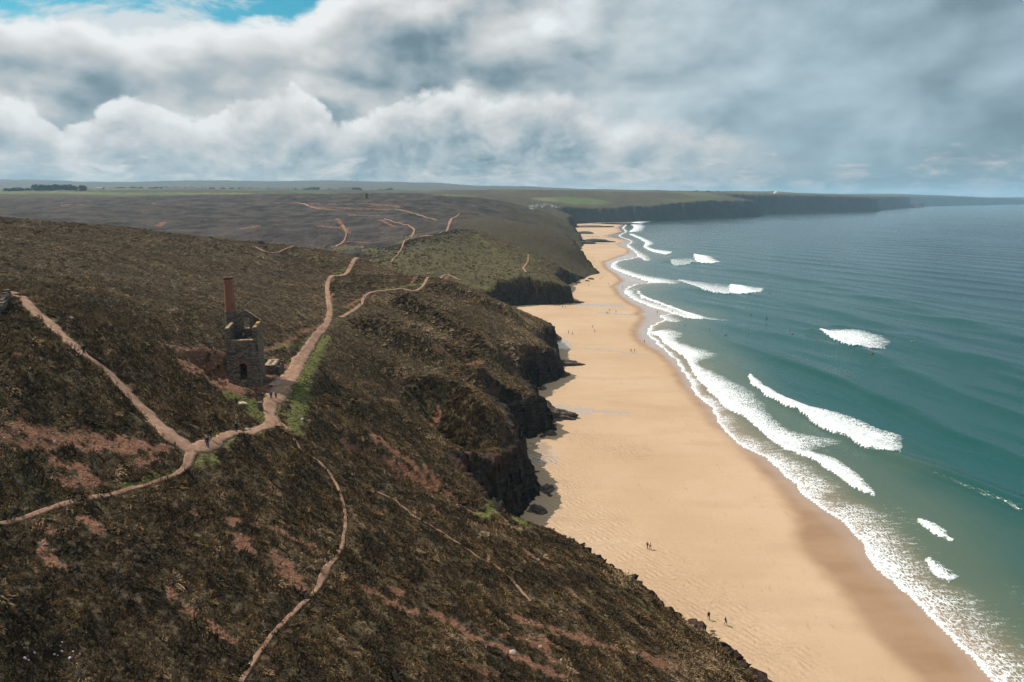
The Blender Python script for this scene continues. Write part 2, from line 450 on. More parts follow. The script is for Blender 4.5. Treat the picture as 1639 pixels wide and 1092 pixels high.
def land_height(x, y):
    r = np.hypot(x, y)
    z = BASE
    far = sstep(r, 400, 1800)
    z = z + fbm(x / 34, y / 34, 4, 3) * (0.9 + 3.0 * far) + far * fbm(x / 240, y / 240, 4, 5) * 7 + sstep(r, 6000, 8000) * 34 * fbm(x / 1500, y / 2500, 3, 7)
    side = sstep(d_path_side(x, y), 2.0, 16.0)
    for P, h, w in SPURS:
        Q = resample(np.array(trace(P)), 3.0)
        d = polydist(x, y, Q, w * 3)
        z = z + np.where(d < 1e5, 2.5 * h * np.exp(-(d / w) ** 2), 0) * side
    # terrace cut for the engine house
    d = polydist(x, y, TERRACE, 40)
    wt = sstep(d + 1.5 * fbm(x / 5, y / 5, 3, 9), 9.5, 5.0)
    dh = np.hypot(x - HOUSE[0], y - HOUSE[1])
    wt = np.maximum(wt, sstep(dh + 1.2 * fbm(x / 5, y / 5, 3, 9), 11.5, 7.5))
    z = z * (1 - wt) + (36.0 + 0.12 * fbm(x / 3, y / 3, 3, 2)) * wt
    # hummocks of heather
    z = z + (1 - wt) * (1 - far) * (0.22 * fbm(x / 3.2, y / 3.2, 2, 21) + 0.35 * fbm(x / 9, y / 9, 2, 23) + 0.8 * ridged((x * 0.88 + y * 0.48) / 70, (y * 0.88 - x * 0.48) / 17, 3, 27) * sstep(d_path_side(x, y), 4, 30))
    # cliffs
    sgn = np.where(inside(x, y, LANDPOLY), 1.0, -1.0).astype(f32)
    d = polydist(x, y, COAST) * sgn
    sca = 1 + 5 * sstep(r, 600, 3000)
    dw = d + sca * (2.6 * fbm(x / (22 * sca), y / (22 * sca), 2, 31) + 2.6 * ridged(x / (13 * sca), y / (13 * sca), 3, 32) + 0.9 * ridged(x / (4.5 * sca), y / (4.5 * sca), 3, 33)) - 1.4
    k = 2.5 + 0.8 * fbm(x / (26 * sca), y / (26 * sca), 2, 35) - 0.5 * sstep(r, 500, 1500)
    crag = ridged(x / (7.5 * sca), y / (7.5 * sca), 4, 37) * 2.4 + ridged(x / 2.6, y / 2.6, 3, 39) * 0.9
    zc = 0.9 + k * dw + crag * np.clip(dw / 3, 0, 1) * sca ** 0.5
    # ledges
    zc = zc + 0.9 * np.sin(zc * 1.3 + 2 * fbm(x / 12, y / 12, 2, 41)) * np.clip(dw / 3, 0, 1)
    t = np.clip(0.5 + 0.5 * (zc - z) / 2.2, 0, 1)
    out = z * t + zc * (1 - t) - 2.2 * t * (1 - t)
    rock = sstep(z - zc, -2.0, 0.8)
    return out, rock, d, wt

BASE = base_height(GXX, GYY)
LZ = BASE

def sample(A, x, y):
    """bilinear lookup in a field stored on the survey fan"""
    x = np.asarray(x, float); y = np.asarray(y, float)
    a = (np.arctan2(x, y) - AZ0) / (AZ1 - AZ0) * (NA - 1)
    b = np.log(np.hypot(x, y) / 22.0) / math.log(12500 / 22.0) * (NR - 1)
    a = np.clip(a, 0, NA - 1.001); b = np.clip(b, 0, NR - 1.001)
    i = b.astype(int); j = a.astype(int); fb = b - i; fa = a - j
    return (A[i, j] * (1 - fb) * (1 - fa) + A[i + 1, j] * fb * (1 - fa) + A[i, j + 1] * (1 - fb) * fa + A[i + 1, j + 1] * fb * fa)

def ground(u, v, field=None, far=1e9):
    """first land point on a sighting line -> (x, y, z)"""
    x, y, s = bearing(u, v)
    hyp = math.hypot(x, y)
    a = (math.atan2(x, y) - AZ0) / (AZ1 - AZ0) * (NA - 1)
    j = int(a); fa = a - j
    Zc = LZ[:, j] * (1 - fa) + LZ[:, j + 1] * fa
    g = Zc - (H + s / hyp * rs)
    k = np.nonzero(g >= 0)[0]
    if len(k) == 0: i = NR - 2; t = 0
    else:
        i = max(k[0] - 1, 0); t = float(np.clip(-g[i] / (g[i + 1] - g[i] + 1e-9), 0, 1))
    rr = float(rs[i] + (rs[i + 1] - rs[i]) * t)
    return (x / hyp * rr, y / hyp * rr, float(Zc[i] + (Zc[i + 1] - Zc[i]) * t))

def trace(uv): return [ground(u, v)[:2] for u, v in uv]

LZ, ROCK, COASTD, TERR = land_height(GXX, GYY)

# ------------------------------------------------------------------ footpaths, bare soil, turf
PATHS = [  # name label, sighted line, width (m)
 ('reddish footpath climbing the heather hillside at the left edge', [(20, 467, 1.5), (45, 486), (85, 521), (130, 563), (180, 601), (225, 648, 2.0), (262, 686, 2.6), (288, 708, 3.0), (312, 717, 2.8), (338, 709, 2.4), (352, 702, 1.8), (372, 693, 1.6), (408, 689, 1.6), (436, 674, 2.2)], 2.0),
 ('broad pale red track curving past the ruined engine house', [(446, 682, 2.0), (437, 672, 2.4), (431, 655, 2.4), (437, 640, 3.0), (449, 622, 4.2), (466, 600, 4.4), (481, 574, 3.3), (498, 549, 2.7), (516, 527, 2.5), (528, 505, 2.2), (526, 480, 2.1), (524, 459, 2.0), (531, 442, 2.0), (560, 430, 2.2), (592, 417, 3.0)], 3.2),
 ('narrow trail winding down the near slope below the engine house', [(437, 673), (455, 680), (470, 700), (482, 719), (510, 738), (530, 760), (545, 790), (553, 825), (550, 860), (540, 890), (520, 915, 0.9), (505, 945), (470, 980), (440, 1010), (410, 1050), (385, 1091)], 0.45),
 ('thin edged path running off the left side of the picture', [(0, 838), (60, 820), (130, 800), (200, 785), (235, 775), (270, 764), (296, 748, 0.9), (306, 722, 1.6)], 0.6),
 ('coast path edging round the top of the headland', [(545, 508), (562, 499), (578, 487), (584, 475), (600, 467), (640, 462), (680, 453), (705, 446), (738, 448)], 1.5),
 ('faint lower trail across the near slope above the beach', [(603, 787), (640, 808), (670, 830), (715, 857), (759, 887), (810, 919), (850, 962)], 0.32),
 ('pale path zigzagging up the second headland', [(626, 420, 1.4), (640, 402, 1.4), (655, 382, 1.8), (700, 375, 1.2), (718, 362, 2.6), (722, 352, 3.4), (735, 342, 1.6)], 2.0),
 ('red path dropping down the dark heath', [(658, 380, 2.6), (662, 366, 2.0), (640, 357, 1.2), (615, 350, 1.0)], 1.8),
 ('branching track on the dark heath below the far ruin', [(700, 352, 1.0), (668, 343, 2.2), (650, 338, 1.4), (632, 335, 1.2)], 1.8),
 ('wide red track across the far mine workings', [(440, 325, 4), (480, 325, 4.5), (500, 331, 3), (540, 336, 2.2), (590, 331, 2.5), (610, 329, 1.5)], 3.0),
 ('red gully track on the far heath', [(530, 397, 1.6), (548, 388, 2.2), (554, 374, 1.2), (548, 360, 2.0)], 1.8),
 ('thin trail across the foot of the dark heath', [(400, 394), (460, 397), (540, 394), (600, 388), (645, 381)], 0.9),
 ('grassy path crossing the end of the second headland', [(842, 436), (838, 428), (845, 418), (846, 408)], 1.8),
]
PATHXY = [np.array(trace([p_[:2] for p_ in uv])) for _, uv, _ in PATHS]
PATHW = [np.array([(p_[2] if len(p_) > 2 else w) for p_ in uv], float) for _, uv, w in PATHS]
PATHD = np.full(GXX.shape, 1e6, f32); BIGD = PATHD.copy()
LZ0 = LZ.copy()
RR = np.broadcast_to(rs[:, None], GXX.shape)
path_lines = []
for (lab, uv, w), P in zip(PATHS, PATHXY):
    rm = np.hypot(*P.mean(0))
    Qw = resample(np.c_[P, PATHW[len(path_lines)]], max(0.6, rm * 0.006)); Q = Qw[:, :2]; path_lines.append(Qw)
    wm = float(Qw[:, 2].min())
    d = polydist(GXX, GYY, Q, 12 + rm * 0.02) - wm / 2
    for k in range(0, len(Qw), 3):                     # wider stretches
        if Qw[k, 2] > wm + 0.3:
            i0 = max(0, k - 3); d = np.minimum(d, polydist(GXX, GYY, Q[i0:k + 4], 8) - Qw[k, 2] / 2)
    PATHD = np.minimum(PATHD, d)
    if w > 1.2: BIGD = np.minimum(BIGD, d)
cell = RR * 0.0065
LZ = LZ - (0.10 + 0.0006 * RR) * sstep(PATHD, cell * 1.3 + 0.2, 0.0)

SOIL = [([(0, 688), (100, 699), (200, 716), (262, 720)], 1.7), ([(0, 700), (60, 706), (130, 713)], 1.2), ([(90, 735), (130, 752), (150, 772)], 0.9), ([(95, 768), (125, 772)], 1.0), ([(225, 742), (250, 734)], 1.0),
        ([(135, 825), (150, 845)], 0.8), ([(55, 840), (80, 850)], 0.7), ([(70, 868), (88, 905)], 0.6), ([(312, 818), (324, 836)], 0.5), ([(372, 838), (395, 876)], 1.0), ([(385, 832), (440, 850), (505, 876)], 1.0),
        ([(437, 885), (480, 940)], 1.0), ([(298, 978), (330, 995), (368, 1022)], 0.55), ([(555, 925), (590, 945), (625, 966)], 0.8), ([(630, 945), (645, 948)], 0.6), ([(648, 975), (709, 987), (759, 1023), (830, 1052), (905, 1085)], 0.8),
        ([(780, 1013), (850, 1020), (900, 1035)], 0.6), ([(830, 991), (900, 1012), (970, 1035), (1073, 1066)], 0.7), ([(858, 1030), (890, 1060)], 0.8), ([(730, 1060), (800, 1085)], 0.6),
        ([(560, 712), (640, 745), (700, 790), (745, 815)], 1.6), ([(600, 700), (680, 755), (720, 800)], 1.2), ([(285, 560), (350, 596)], 3.6), ([(300, 590), (345, 575)], 3.2), ([(360, 600), (372, 618)], 2.5),
        ([(440, 585), (400, 622), (370, 622)], 3.4), ([(700, 560), (772, 578)], 1.2), ([(620, 640), (700, 665)], 1.0), ([(420, 562), (520, 520), (532, 470)], 0.8), ([(555, 492), (575, 478)], 0.9), ([(660, 452), (715, 442)], 1.0),
        ([(190, 620), (230, 622)], 0.6), ([(60, 572), (20, 566)], 0.5), ([(455, 735), (475, 742)], 0.4), ([(840, 880), (872, 905)], 0.5)]
GRASS = [([(470, 695), (474, 660), (486, 618), (504, 574), (524, 538)], 1.6), ([(375, 634), (400, 645), (412, 664)], 2.6), ([(312, 742), (330, 733)], 1.0), ([(432, 558), (462, 552)], 1.6), ([(735, 452), (790, 478), (830, 502)], 3.0),
         ([(640, 388), (662, 376)], 7.0), ([(520, 458), (534, 440), (565, 427)], 1.8), ([(610, 463), (690, 452)], 1.2), ([(590, 400), (625, 405)], 9.0),
         ([(200, 782), (290, 757)], 0.6), ([(840, 432), (846, 410)], 6.0), ([(760, 375), (800, 410), (840, 430)], 5.0), ([(800, 820), (840, 842)], 1.2), ([(770, 826), (815, 822)], 1.5), ([(535, 395), (560, 398)], 7.0)]
SOIL += [([(445, 325), (500, 326), (560, 327)], 6), ([(500, 332), (560, 334), (620, 336)], 5), ([(560, 344), (600, 345)], 4), ([(512, 362), (552, 366)], 4), ([(540, 350), (556, 372)], 2.5), ([(610, 352), (630, 362)], 2.0), ([(390, 366), (412, 362)], 3), ([(100, 329), (130, 327)], 4), ([(240, 325), (300, 329)], 2), ([(540, 392), (580, 396)], 2), ([(575, 326), (640, 332)], 4), ([(255, 362), (262, 356)], 3)]
def strokes(lst, warp, f=1.0):
    out = np.zeros(GXX.shape, f32)
    nz = warp
    for uv, w in lst:
        P = np.array(trace(uv))
        rm = np.hypot(*P.mean(0))
        d = polydist(GXX, GYY, P, w * 4 + 2)
        out = np.maximum(out, np.where(d < 1e5, sstep(d / w + 1.3 * nz, 1.15, 0.70), 0))
    return out
n_a = fbm(GXX / 1.6, GYY / 1.6, 3, 51) * 1.5 + fbm(GXX / 6, GYY / 6, 2, 52) * 0.7
SOILM = strokes(SOIL, n_a)
GRASSM = strokes(GRASS, n_a * 0.6) * (1 - 0.55 * sstep(RR, 380, 520))
GRASSM = np.maximum(GRASSM, 0.7 * sstep(BIGD + 0.7 * n_a, 0.9, 0.0) * (RR < 420) * (fbm(GXX / 14, GYY / 14, 2, 57) > -0.1))
moss = 0.45 * strokes([([(1005, 943), (1045, 980), (1085, 1004)], 2.0)], n_a * 0.8)
GRASSM = np.maximum(GRASSM, moss)
olive = 0.28 * sstep(polydist(GXX, GYY, trace([(660, 418), (740, 405), (830, 432)]), 160), 90, 25)
GRASSM = np.maximum(GRASSM, olive)
# loose bare patches and dry slope streaks
streak = fbm((GXX * 0.83 + GYY * 0.55) / 2.2, (GXX * -0.55 + GYY * 0.83) / 9, 3, 61)
SOILM = np.maximum(SOILM, 0.9 * sstep(streak + 0.25 * fbm(GXX / 40, GYY / 40, 2, 62), 0.46, 0.62) * (RR < 140))
SOILM *= (1 - ROCK * 0.5)
AZG = np.broadcast_to(azs[None, :], GXX.shape)
BURN = sstep(RR, 520, 640) * sstep(AZG, R(-2.2), R(-6.0)) * (1 - GRASSM)
BURN = np.maximum(BURN, 0.9 * sstep(RR, 700, 900) * sstep(AZG, R(4), R(-3)) * sstep(RR, 2100, 1500)) * sstep(RR, 2000, 1600)
def far_strokes(lst):
    out = np.zeros(GXX.shape, f32)
    for P, w in lst:
        d = polydist(GXX, GYY, P, w * 3)
        out = np.maximum(out, sstep(d + w * 0.25 * n_a, w, w * 0.8))
    return out
FIELD = far_strokes([([(-1500, 2050), (-1100, 1950), (-700, 2050)], 170), ([(-560, 2180), (-200, 2250)], 90), ([(150, 2330), (260, 2420)], 90), ([(-2600, 2600), (-1600, 2900)], 300)])
FIELD = np.maximum(FIELD, sstep(RR, 5200, 4200) * 0.55 * sstep(RR, 2300, 3000) * sstep(fbm(GXX / 420, GYY / 420, 2, 71), 0.0, 0.16) * (1 - ROCK))

# ------------------------------------------------------------------ materials
def new_mat(name):
    m_ = bpy.data.materials.new(name); m_.use_nodes = True
    t = NT(m_.node_tree); t.n.clear()
    o = t.node('ShaderNodeOutputMaterial'); b = t.node('ShaderNodeBsdfPrincipled')
    t.l.new(b.outputs[0], o.inputs[0])
    t.bsdf = b; t.out = o
    t.pos = t.node('ShaderNodeNewGeometry').outputs['Position']
    t.obj = t.node('ShaderNodeTexCoord').outputs['Object']
    b.inputs['Specular IOR Level'].default_value = 0.25
    return m_, t
def bump(t, h, strength, dist):
    b = t.node('ShaderNodeBump'); b.inputs['Strength'].default_value = strength; b.inputs['Distance'].default_value = dist
    t.set(b.inputs['Height'], h); t.l.new(b.outputs[0], t.bsdf.inputs['Normal'])
def simple(name, c, rough=0.8, var=0.25, scale=3.0, bmp=0.0, spec=0.25):
    m_, t = new_mat(name)
    n = t.noise(t.obj, scale, 5, 0.6)
    f_ = t.lin(n, 0.25, 0.75, 1 - var, 1 + var)
    v = t.node('ShaderNodeVectorMath', operation='SCALE'); v.inputs[0].default_value = c; t.set(v.inputs['Scale'], f_)
    t.l.new(v.outputs[0], t.bsdf.inputs['Base Color'])
    t.bsdf.inputs['Roughness'].default_value = rough; t.bsdf.inputs['Specular IOR Level'].default_value = spec
    if bmp: bump(t, t.noise(t.obj, scale * 3, 6, 0.65), 0.6, bmp)
    return m_

def land_material():
    m_, t = new_mat('heath land')
    p = t.pos
    sheared = t.mapping(p, (0.55, 1.5, 1.0), (0, 0, R(38)))
    fine = t.noise(sheared, 0.9, 5, 0.62); mid = t.noise(p, 0.09, 4, 0.55); spk = t.noise(sheared, 3.0, 3, 0.6); big = t.noise(p, 0.012, 3, 0.5)
    h = t.mix(t.ss(fine, 0.36, 0.66), (0.026, 0.019, 0.010), (0.112, 0.078, 0.046))
    h = t.mix(t.mul(t.ss(mid, 0.42, 0.66), 0.7), h, t.mix(t.ss(fine, 0.35, 0.65), (0.030, 0.028, 0.011), (0.096, 0.082, 0.036)))
    h = t.mix(t.mul(t.ss(spk, 0.56, 0.75), 0.45), h, (0.125, 0.105, 0.082))
    h = t.mix(t.mul(t.ss(spk, 0.46, 0.30), 0.6), h, (0.014, 0.012, 0.008))
    h = t.mix(t.mul(t.ss(big, 0.45, 0.65), 0.35), h, (0.105, 0.080, 0.048))
    burn = t.mix(t.ss(fine, 0.35, 0.65), (0.026, 0.021, 0.021), (0.060, 0.048, 0.045))
    burn = t.mix(t.mul(t.ss(mid, 0.5, 0.7), 0.5), burn, (0.075, 0.058, 0.045))
    hb = t.noise(t.mapping(p, (1, 0.6, 1)), 0.035, 6, 0.68); hb2 = t.noise(p, 0.16, 4, 0.7)
    burn = t.mix(t.ss(hb, 0.34, 0.68), (0.022, 0.017, 0.016), (0.085, 0.066, 0.056))
    burn = t.mix(t.mul(t.ss(hb2, 0.45, 0.30), 0.7), burn, (0.014, 0.013, 0.010))
    burn = t.mix(t.mul(t.ss(hb2, 0.56, 0.74), 0.45), burn, (0.125, 0.095, 0.075))
    c = t.mix(t.attr('burn'), h, burn)
    g = t.mix(t.ss(fine, 0.3, 0.7), (0.085, 0.090, 0.024), (0.19, 0.175, 0.060))
    g = t.mix(t.mul(t.ss(mid, 0.5, 0.7), 0.5), g, (0.16, 0.13, 0.06))
    c = t.mix(t.attr('grass'), c, g)
    fld = t.mix(t.ss(t.noise(p, 0.004, 2, 0.5), 0.45, 0.55), (0.085, 0.105, 0.035), (0.135, 0.130, 0.058))
    c = t.mix(t.attr('field'), c, fld)
    s = t.mix(t.ss(spk, 0.3, 0.7), (0.145, 0.064, 0.036), (0.245, 0.120, 0.072))
    s = t.mix(t.ss(t.noise(p, 5.0, 2, 0.5), 0.60, 0.72), s, (0.33, 0.22, 0.16))
    soilf = t.ss(t.add(t.attr('soil'), t.mul(t.sub(spk, 0.5), 1.1)), 0.35, 0.6)
    c = t.mix(soilf, c, s)
    # rock: near-black slate, rusty towards the top of the face
    st = t.noise(t.mapping(p, (0.25, 0.25, 1.3), (R(14), R(10), 0)), 1.1, 6, 0.65)
    rk2 = t.noise(t.mapping(p, (0.7, 0.7, 1.6), (R(18), R(-8), 0)), 2.6, 5, 0.7)
    rk = t.mix(t.ss(t.add(t.mul(st, 0.6), t.mul(rk2, 0.4)), 0.36, 0.64), (0.008, 0.007, 0.007), (0.078, 0.062, 0.050))
    rust = t.mul(t.ss(t.noise(p, 0.16, 4, 0.6), 0.40, 0.60), t.attr('rust'))
    rk = t.mix(t.mul(rust, 0.85), rk, t.mix(st, (0.08, 0.035, 0.022), (0.22, 0.115, 0.072)))
    rk = t.mix(t.mul(t.ss(fine, 0.6, 0.75), 0.35), rk, (0.055, 0.050, 0.022))
    rf = t.ss(t.add(t.attr('rock'), t.mul(t.sub(fine, 0.5), 0.9)), 0.44, 0.58)
    c = t.mix(rf, c, rk)
    t.l.new(c, t.bsdf.inputs['Base Color'])
    t.bsdf.inputs['Roughness'].default_value = 0.95; t.bsdf.inputs['Specular IOR Level'].default_value = 0.12
    bump(t, t.add(t.add(t.add(fine, t.mul(t.noise(p, 0.22, 4, 0.6), 2.0)), t.mul(spk, 0.5)), t.add(t.mul(t.add(st, rk2), t.mul(rf, 1.8)), t.mul(t.attr('burn'), t.add(t.mul(hb, 14.0), t.mul(hb2, 3.0))))), 0.9, 0.8)
    return m_
M_land = land_material()

RUST = sstep(LZ, 9, 20) * sstep(RR, 900, 500)
keep = LZ > -2.5
q = keep[:-1, :-1] | keep[1:, :-1] | keep[:-1, 1:] | keep[1:, 1:]
idx = np.arange(NR * NA).reshape(NR, NA)
faces = np.stack([idx[:-1, :-1][q], idx[:-1, 1:][q], idx[1:, 1:][q], idx[1:, :-1][q]], 1)
used = np.unique(faces); remap = np.full(NR * NA, -1, np.int64); remap[used] = np.arange(len(used))
def pick(A): return A.ravel()[used]
# break the cliff faces into ledges and ribs: rock is pushed in and out sideways as well as up and down
ca = np.minimum(1 + RR / 700, 5) * sstep(ROCK, 0.35, 0.8)
s1 = GXX * 0.75 + LZ * 1.1; s2 = GYY * 0.75 - LZ * 0.55
PX = GXX + ca * (1.7 * ridged(s1 / 5.0, s2 / 4.2, 3, 301) + 0.45 * ridged(s1 / 1.3, s2 / 1.3, 2, 305))
PY = GYY + ca * (1.7 * ridged(s1 / 5.0 + 31, s2 / 4.2, 3, 311) + 0.45 * ridged(s1 / 1.3 + 17, s2 / 1.3, 2, 315))
land = grid_mesh('heath_terrain', np.c_[pick(PX), pick(PY), pick(LZ)], remap[faces],
                 dict(soil=pick(SOILM), grass=pick(GRASSM), rock=pick(ROCK), burn=pick(BURN), field=pick(FIELD), rust=pick(RUST)), [M_land])
tag(land, 'dark heather covered hills and sea cliffs', None, None, 'structure')
print('land faces', len(faces))

# footpath ribbons, lying in the shallow trough worn along each line
M_path, t = new_mat('trodden earth')
pn = t.noise(t.pos, 1.2, 5, 0.6); ps = t.noise(t.pos, 6.0, 3, 0.6)
pc = t.mix(t.ss(pn, 0.3, 0.7), (0.225, 0.122, 0.080), (0.36, 0.22, 0.150))
pc = t.mix(t.mul(t.ss(ps, 0.55, 0.7), 0.5), pc, (0.46, 0.33, 0.26))
pc = t.mix(t.mul(t.ss(t.noise(t.pos, 0.25, 4, 0.65), 0.42, 0.62), 0.6), pc, (0.17, 0.095, 0.062))
pc = t.mix(t.mul(t.ss(t.noise(t.pos, 0.7, 5, 0.7), 0.56, 0.66), 0.5), pc, (0.11, 0.085, 0.04))
t.l.new(pc, t.bsdf.inputs['Base Color']); t.bsdf.inputs['Roughness'].default_value = 0.95; t.bsdf.inputs['Specular IOR Level'].default_value = 0.1
bump(t, t.add(pn, ps), 0.5, 0.15)
for (lab, uv, w), Qw in zip(PATHS, path_lines):
    Q = Qw[:, :2]
    T = np.gradient(Q, axis=0); T /= np.linalg.norm(T, axis=1)[:, None] + 1e-9
    N_ = np.c_[T[:, 1], -T[:, 0]]
    rq = np.hypot(Q[:, 0], Q[:, 1])
    nl = fbm(Q[:, 0] / 2.0, Q[:, 1] / 2.0, 4, 81, 0.75); nr = fbm(Q[:, 0] / 2.0, Q[:, 1] / 2.0, 4, 85, 0.75)
    hw = Qw[:, 2] / 2
    cols = []
    for k, s_ in enumerate((-1.05, -0.96, -0.5, 0.0, 0.5, 0.96, 1.05)):
        off = s_ * hw * (0.9 + 0.75 * (nl if s_ < 0 else nr))
        X_ = Q + N_ * off[:, None]
        zz = sample(LZ0, X_[:, 0], X_[:, 1]) - (-0.015 if abs(s_) < 1 else 0.16 + 0.0006 * rq) + 0.0001 * rq
        cols.append(np.c_[X_, zz])
    n = len(Q); V = np.stack(cols, 1).reshape(-1, 3)
    ii = np.arange(n * 7).reshape(n, 7)
    fc = np.stack([ii[:-1, :-1].ravel(), ii[:-1, 1:].ravel(), ii[1:, 1:].ravel(), ii[1:, :-1].ravel()], 1)
    o = grid_mesh('footpath', V, fc[:, ::-1], None, [M_path])
    tag(o, lab, None, None, 'structure')

# ------------------------------------------------------------------ beach and sea
SWASH = [(1640, 1180), (1585, 1092), (1560, 1055), (1500, 1000), (1450, 950), (1400, 905), (1375, 862), (1335, 826), (1294, 800), (1265, 769), (1245, 750), (1226, 735), (1184, 710), (1160, 691), (1149, 675), (1143, 660), (1130, 644),
         (1113, 631), (1105, 612), (1090, 590), (1070, 566), (1050, 548), (1036, 532), (1044, 521), (1062, 512), (1056, 505), (1075, 502), (1043, 492), (1025, 485), (1009, 477), (998, 468), (1003, 461), (1018, 455), (1040, 453),
         (1022, 446), (1003, 440), (985, 432), (977, 426), (985, 419), (1009, 414), (1020, 410), (1014, 402), (1003, 393), (1009, 386), (990, 378), (1000, 371), (996, 365), (1003, 359), (1018, 354.5)]
WET = [(1540, 1180), (1465, 1092), (1455, 1080), (1390, 1016), (1351, 966), (1311, 915), (1275, 880), (1265, 820), (1235, 778), (1204, 747), (1168, 707), (1147, 690), (1126, 669), (1115, 650), (1101, 634), (1082, 613), (1072, 592), (1064, 582),
       (1046, 566), (1022, 553), (1010, 542), (1007, 530), (1022, 507), (1011, 504), (1019, 499), (1016, 493), (1001, 486), (987, 475), (976, 459), (990, 450), (979, 439), (967, 431), (961, 420), (976, 415), (1001, 406), (1003, 400), (983, 391), (1000, 386),
       (965, 378), (990, 371), (985, 364), (1000, 357)]
sw = np.array(lvl(SWASH)); wet = np.array(lvl(WET))
sw_r = resample(sw, 6.0)
SEAPOLY = np.vstack([sw_r, [(640, 2540), (880, 2800), (1085, 3040), (1040, 3240), (1300, 3500), (2230, 4220), (3600, 6300), (7000, 9500), (30000, 40000), (30000, -200), (90, 40)]])
WETPOLY = np.vstack([wet, [(500, 2500), (3000, 3000), (3000, 0), (90, 40)]])

def fan(a0, a1, na, r0, r1, nr):
    a = np.linspace(R(a0), R(a1), na).astype(f32); r = (r0 * (r1 / r0) ** np.linspace(0, 1, nr)).astype(f32)
    return np.sin(a)[None, :] * r[:, None], np.cos(a)[None, :] * r[:, None]
def fan_faces(keep):
    nr, na = keep.shape
    q = keep[:-1, :-1] | keep[1:, :-1] | keep[:-1, 1:] | keep[1:, 1:]
    idx = np.arange(nr * na).reshape(nr, na)
    f = np.stack([idx[:-1, :-1][q], idx[:-1, 1:][q], idx[1:, 1:][q], idx[1:, :-1][q]], 1)
    u = np.unique(f); rm = np.full(nr * na, -1, np.int64); rm[u] = np.arange(len(u))
    return u, rm[f]

def shore_dist(x, y):
    """signed distance inland of the tide line (scalloped)"""
    r = np.hypot(x, y)
    a = 0.6 + 0.004 * np.minimum(r, 1500)
    xx = x + a * fbm(x / 7, y / 7, 3, 91); yy = y + a * fbm(x / 7, y / 7, 3, 95)
    d = polydist(xx, yy, sw_r)
    return np.where(inside(xx, yy, SEAPOLY), -d, d)

def beach_height(ds): return np.where(ds > 0, 0.02 * np.minimum(ds, 70) + 0.0, 0.05 * np.maximum(ds, -60))

BX, BY = fan(-12, 48, 620, 50, 2600, 620)
bds = shore_dist(BX, BY)
bland = polydist(BX, BY, COAST); bins = inside(BX, BY, LANDPOLY)
keep = (bds > -25) & (~bins | (bland < 9))
u_, fc = fan_faces(keep)
bz = beach_height(bds) + 0.05 * fbm(BX / 14, BY / 14, 3, 101)
wx = BX + 1.0 * fbm(BX / 5, BY / 5, 3, 103) * (1 + 0.004 * RR[0, 0]); wy = BY + 1.0 * fbm(BX / 5, BY / 5, 3, 105)
wd = polydist(wx, wy, wet); wd = np.where(inside(wx, wy, WETPOLY), wd, -wd)      # >0 = wet side
wetm = sstep(wd + 1.2 * fbm(BX / 9, BY / 9, 3, 109), -2.6, 3.4)
# standing water and damp hollows left by the tide
POOL = [([(868, 652), (900, 654), (930, 658)], 5), ([(900, 556), (893, 545)], 6), ([(862, 718), (866, 740)], 4.5), ([(935, 655), (1000, 660)], 2.2), ([(822, 690), (830, 700)], 3), ([(905, 487), (990, 489)], 6), ([(935, 556), (1040, 567)], 1.3), ([(960, 500), (1010, 503)], 3),
        ([(925, 389), (985, 391)], 9), ([(940, 379), (985, 380)], 12)]
poolm = np.zeros(BX.shape, f32)
pnz = fbm(BX / 3, BY / 3, 3, 107)
for uv, w in POOL:
    d = polydist(BX, BY, lvl(uv, 1.0), w * 3); poolm = np.maximum(poolm, sstep(d / w + pnz * 0.9, 1.1, 0.7))
rip = np.zeros(BX.shape, f32)
for uv, w in [([(900, 860), (1010, 930), (1090, 1010), (1150, 1070)], 15), ([(880, 790), (960, 840)], 8), ([(1000, 900), (1180, 1050)], 12), ([(930, 700), (1010, 720)], 8), ([(870, 750), (900, 830)], 10)]:
    d = polydist(BX, BY, lvl(uv, 1.0), w * 3); rip = np.maximum(rip, sstep(d / w + pnz * 0.6, 1.5, 0.3))
M_sand, t = new_mat('beach sand')
p = t.pos
n0 = t.noise(p, 0.02, 4, 0.55); n1 = t.noise(p, 0.35, 4, 0.6); n2 = t.noise(t.mapping(p, (0.03, 0.14, 1), (0, 0, R(-12))), 1.0, 4, 0.55)
dry = t.mix(t.ss(n0, 0.35, 0.65), (0.440, 0.297, 0.180), (0.490, 0.342, 0.220))
dry = t.mix(t.mul(t.ss(n2, 0.48, 0.70), 0.38), dry, (0.39, 0.26, 0.160))
dry = t.mix(t.mul(t.ss(n1, 0.55, 0.75), 0.22), dry, (0.40, 0.26, 0.15))
ft = t.noise(t.mapping(p, (0.6, 0.12, 1), (0, 0, R(-22))), 1.6, 5, 0.7)
dry = t.mix(t.mul(t.ss(ft, 0.60, 0.70), 0.5), dry, (0.33, 0.205, 0.115))
spots = t.noise(p, 0.9, 3, 0.6); dry = t.mix(t.mul(t.ss(spots, 0.64, 0.72), t.mul(t.ss(n1, 0.45, 0.6), 0.45)), dry, (0.30, 0.19, 0.11))
wetc = t.mix(t.ss(n2, 0.35, 0.65), (0.275, 0.165, 0.094), (0.320, 0.200, 0.122))
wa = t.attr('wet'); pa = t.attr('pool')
wetc = t.mix(t.attr('film_sheen'), wetc, (0.37, 0.285, 0.235))  # sky sheen put into the colour: wet film painted paler and greyer
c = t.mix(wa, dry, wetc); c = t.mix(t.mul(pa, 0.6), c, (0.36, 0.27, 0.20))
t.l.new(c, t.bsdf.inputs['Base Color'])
wet2 = t.m('MAXIMUM', t.mul(wa, t.ss(t.attr('film_sheen'), 0.0, 1.0)), pa)
t.set(t.bsdf.inputs['Roughness'], t.lin(wet2, 0, 1, 0.9, 0.10))
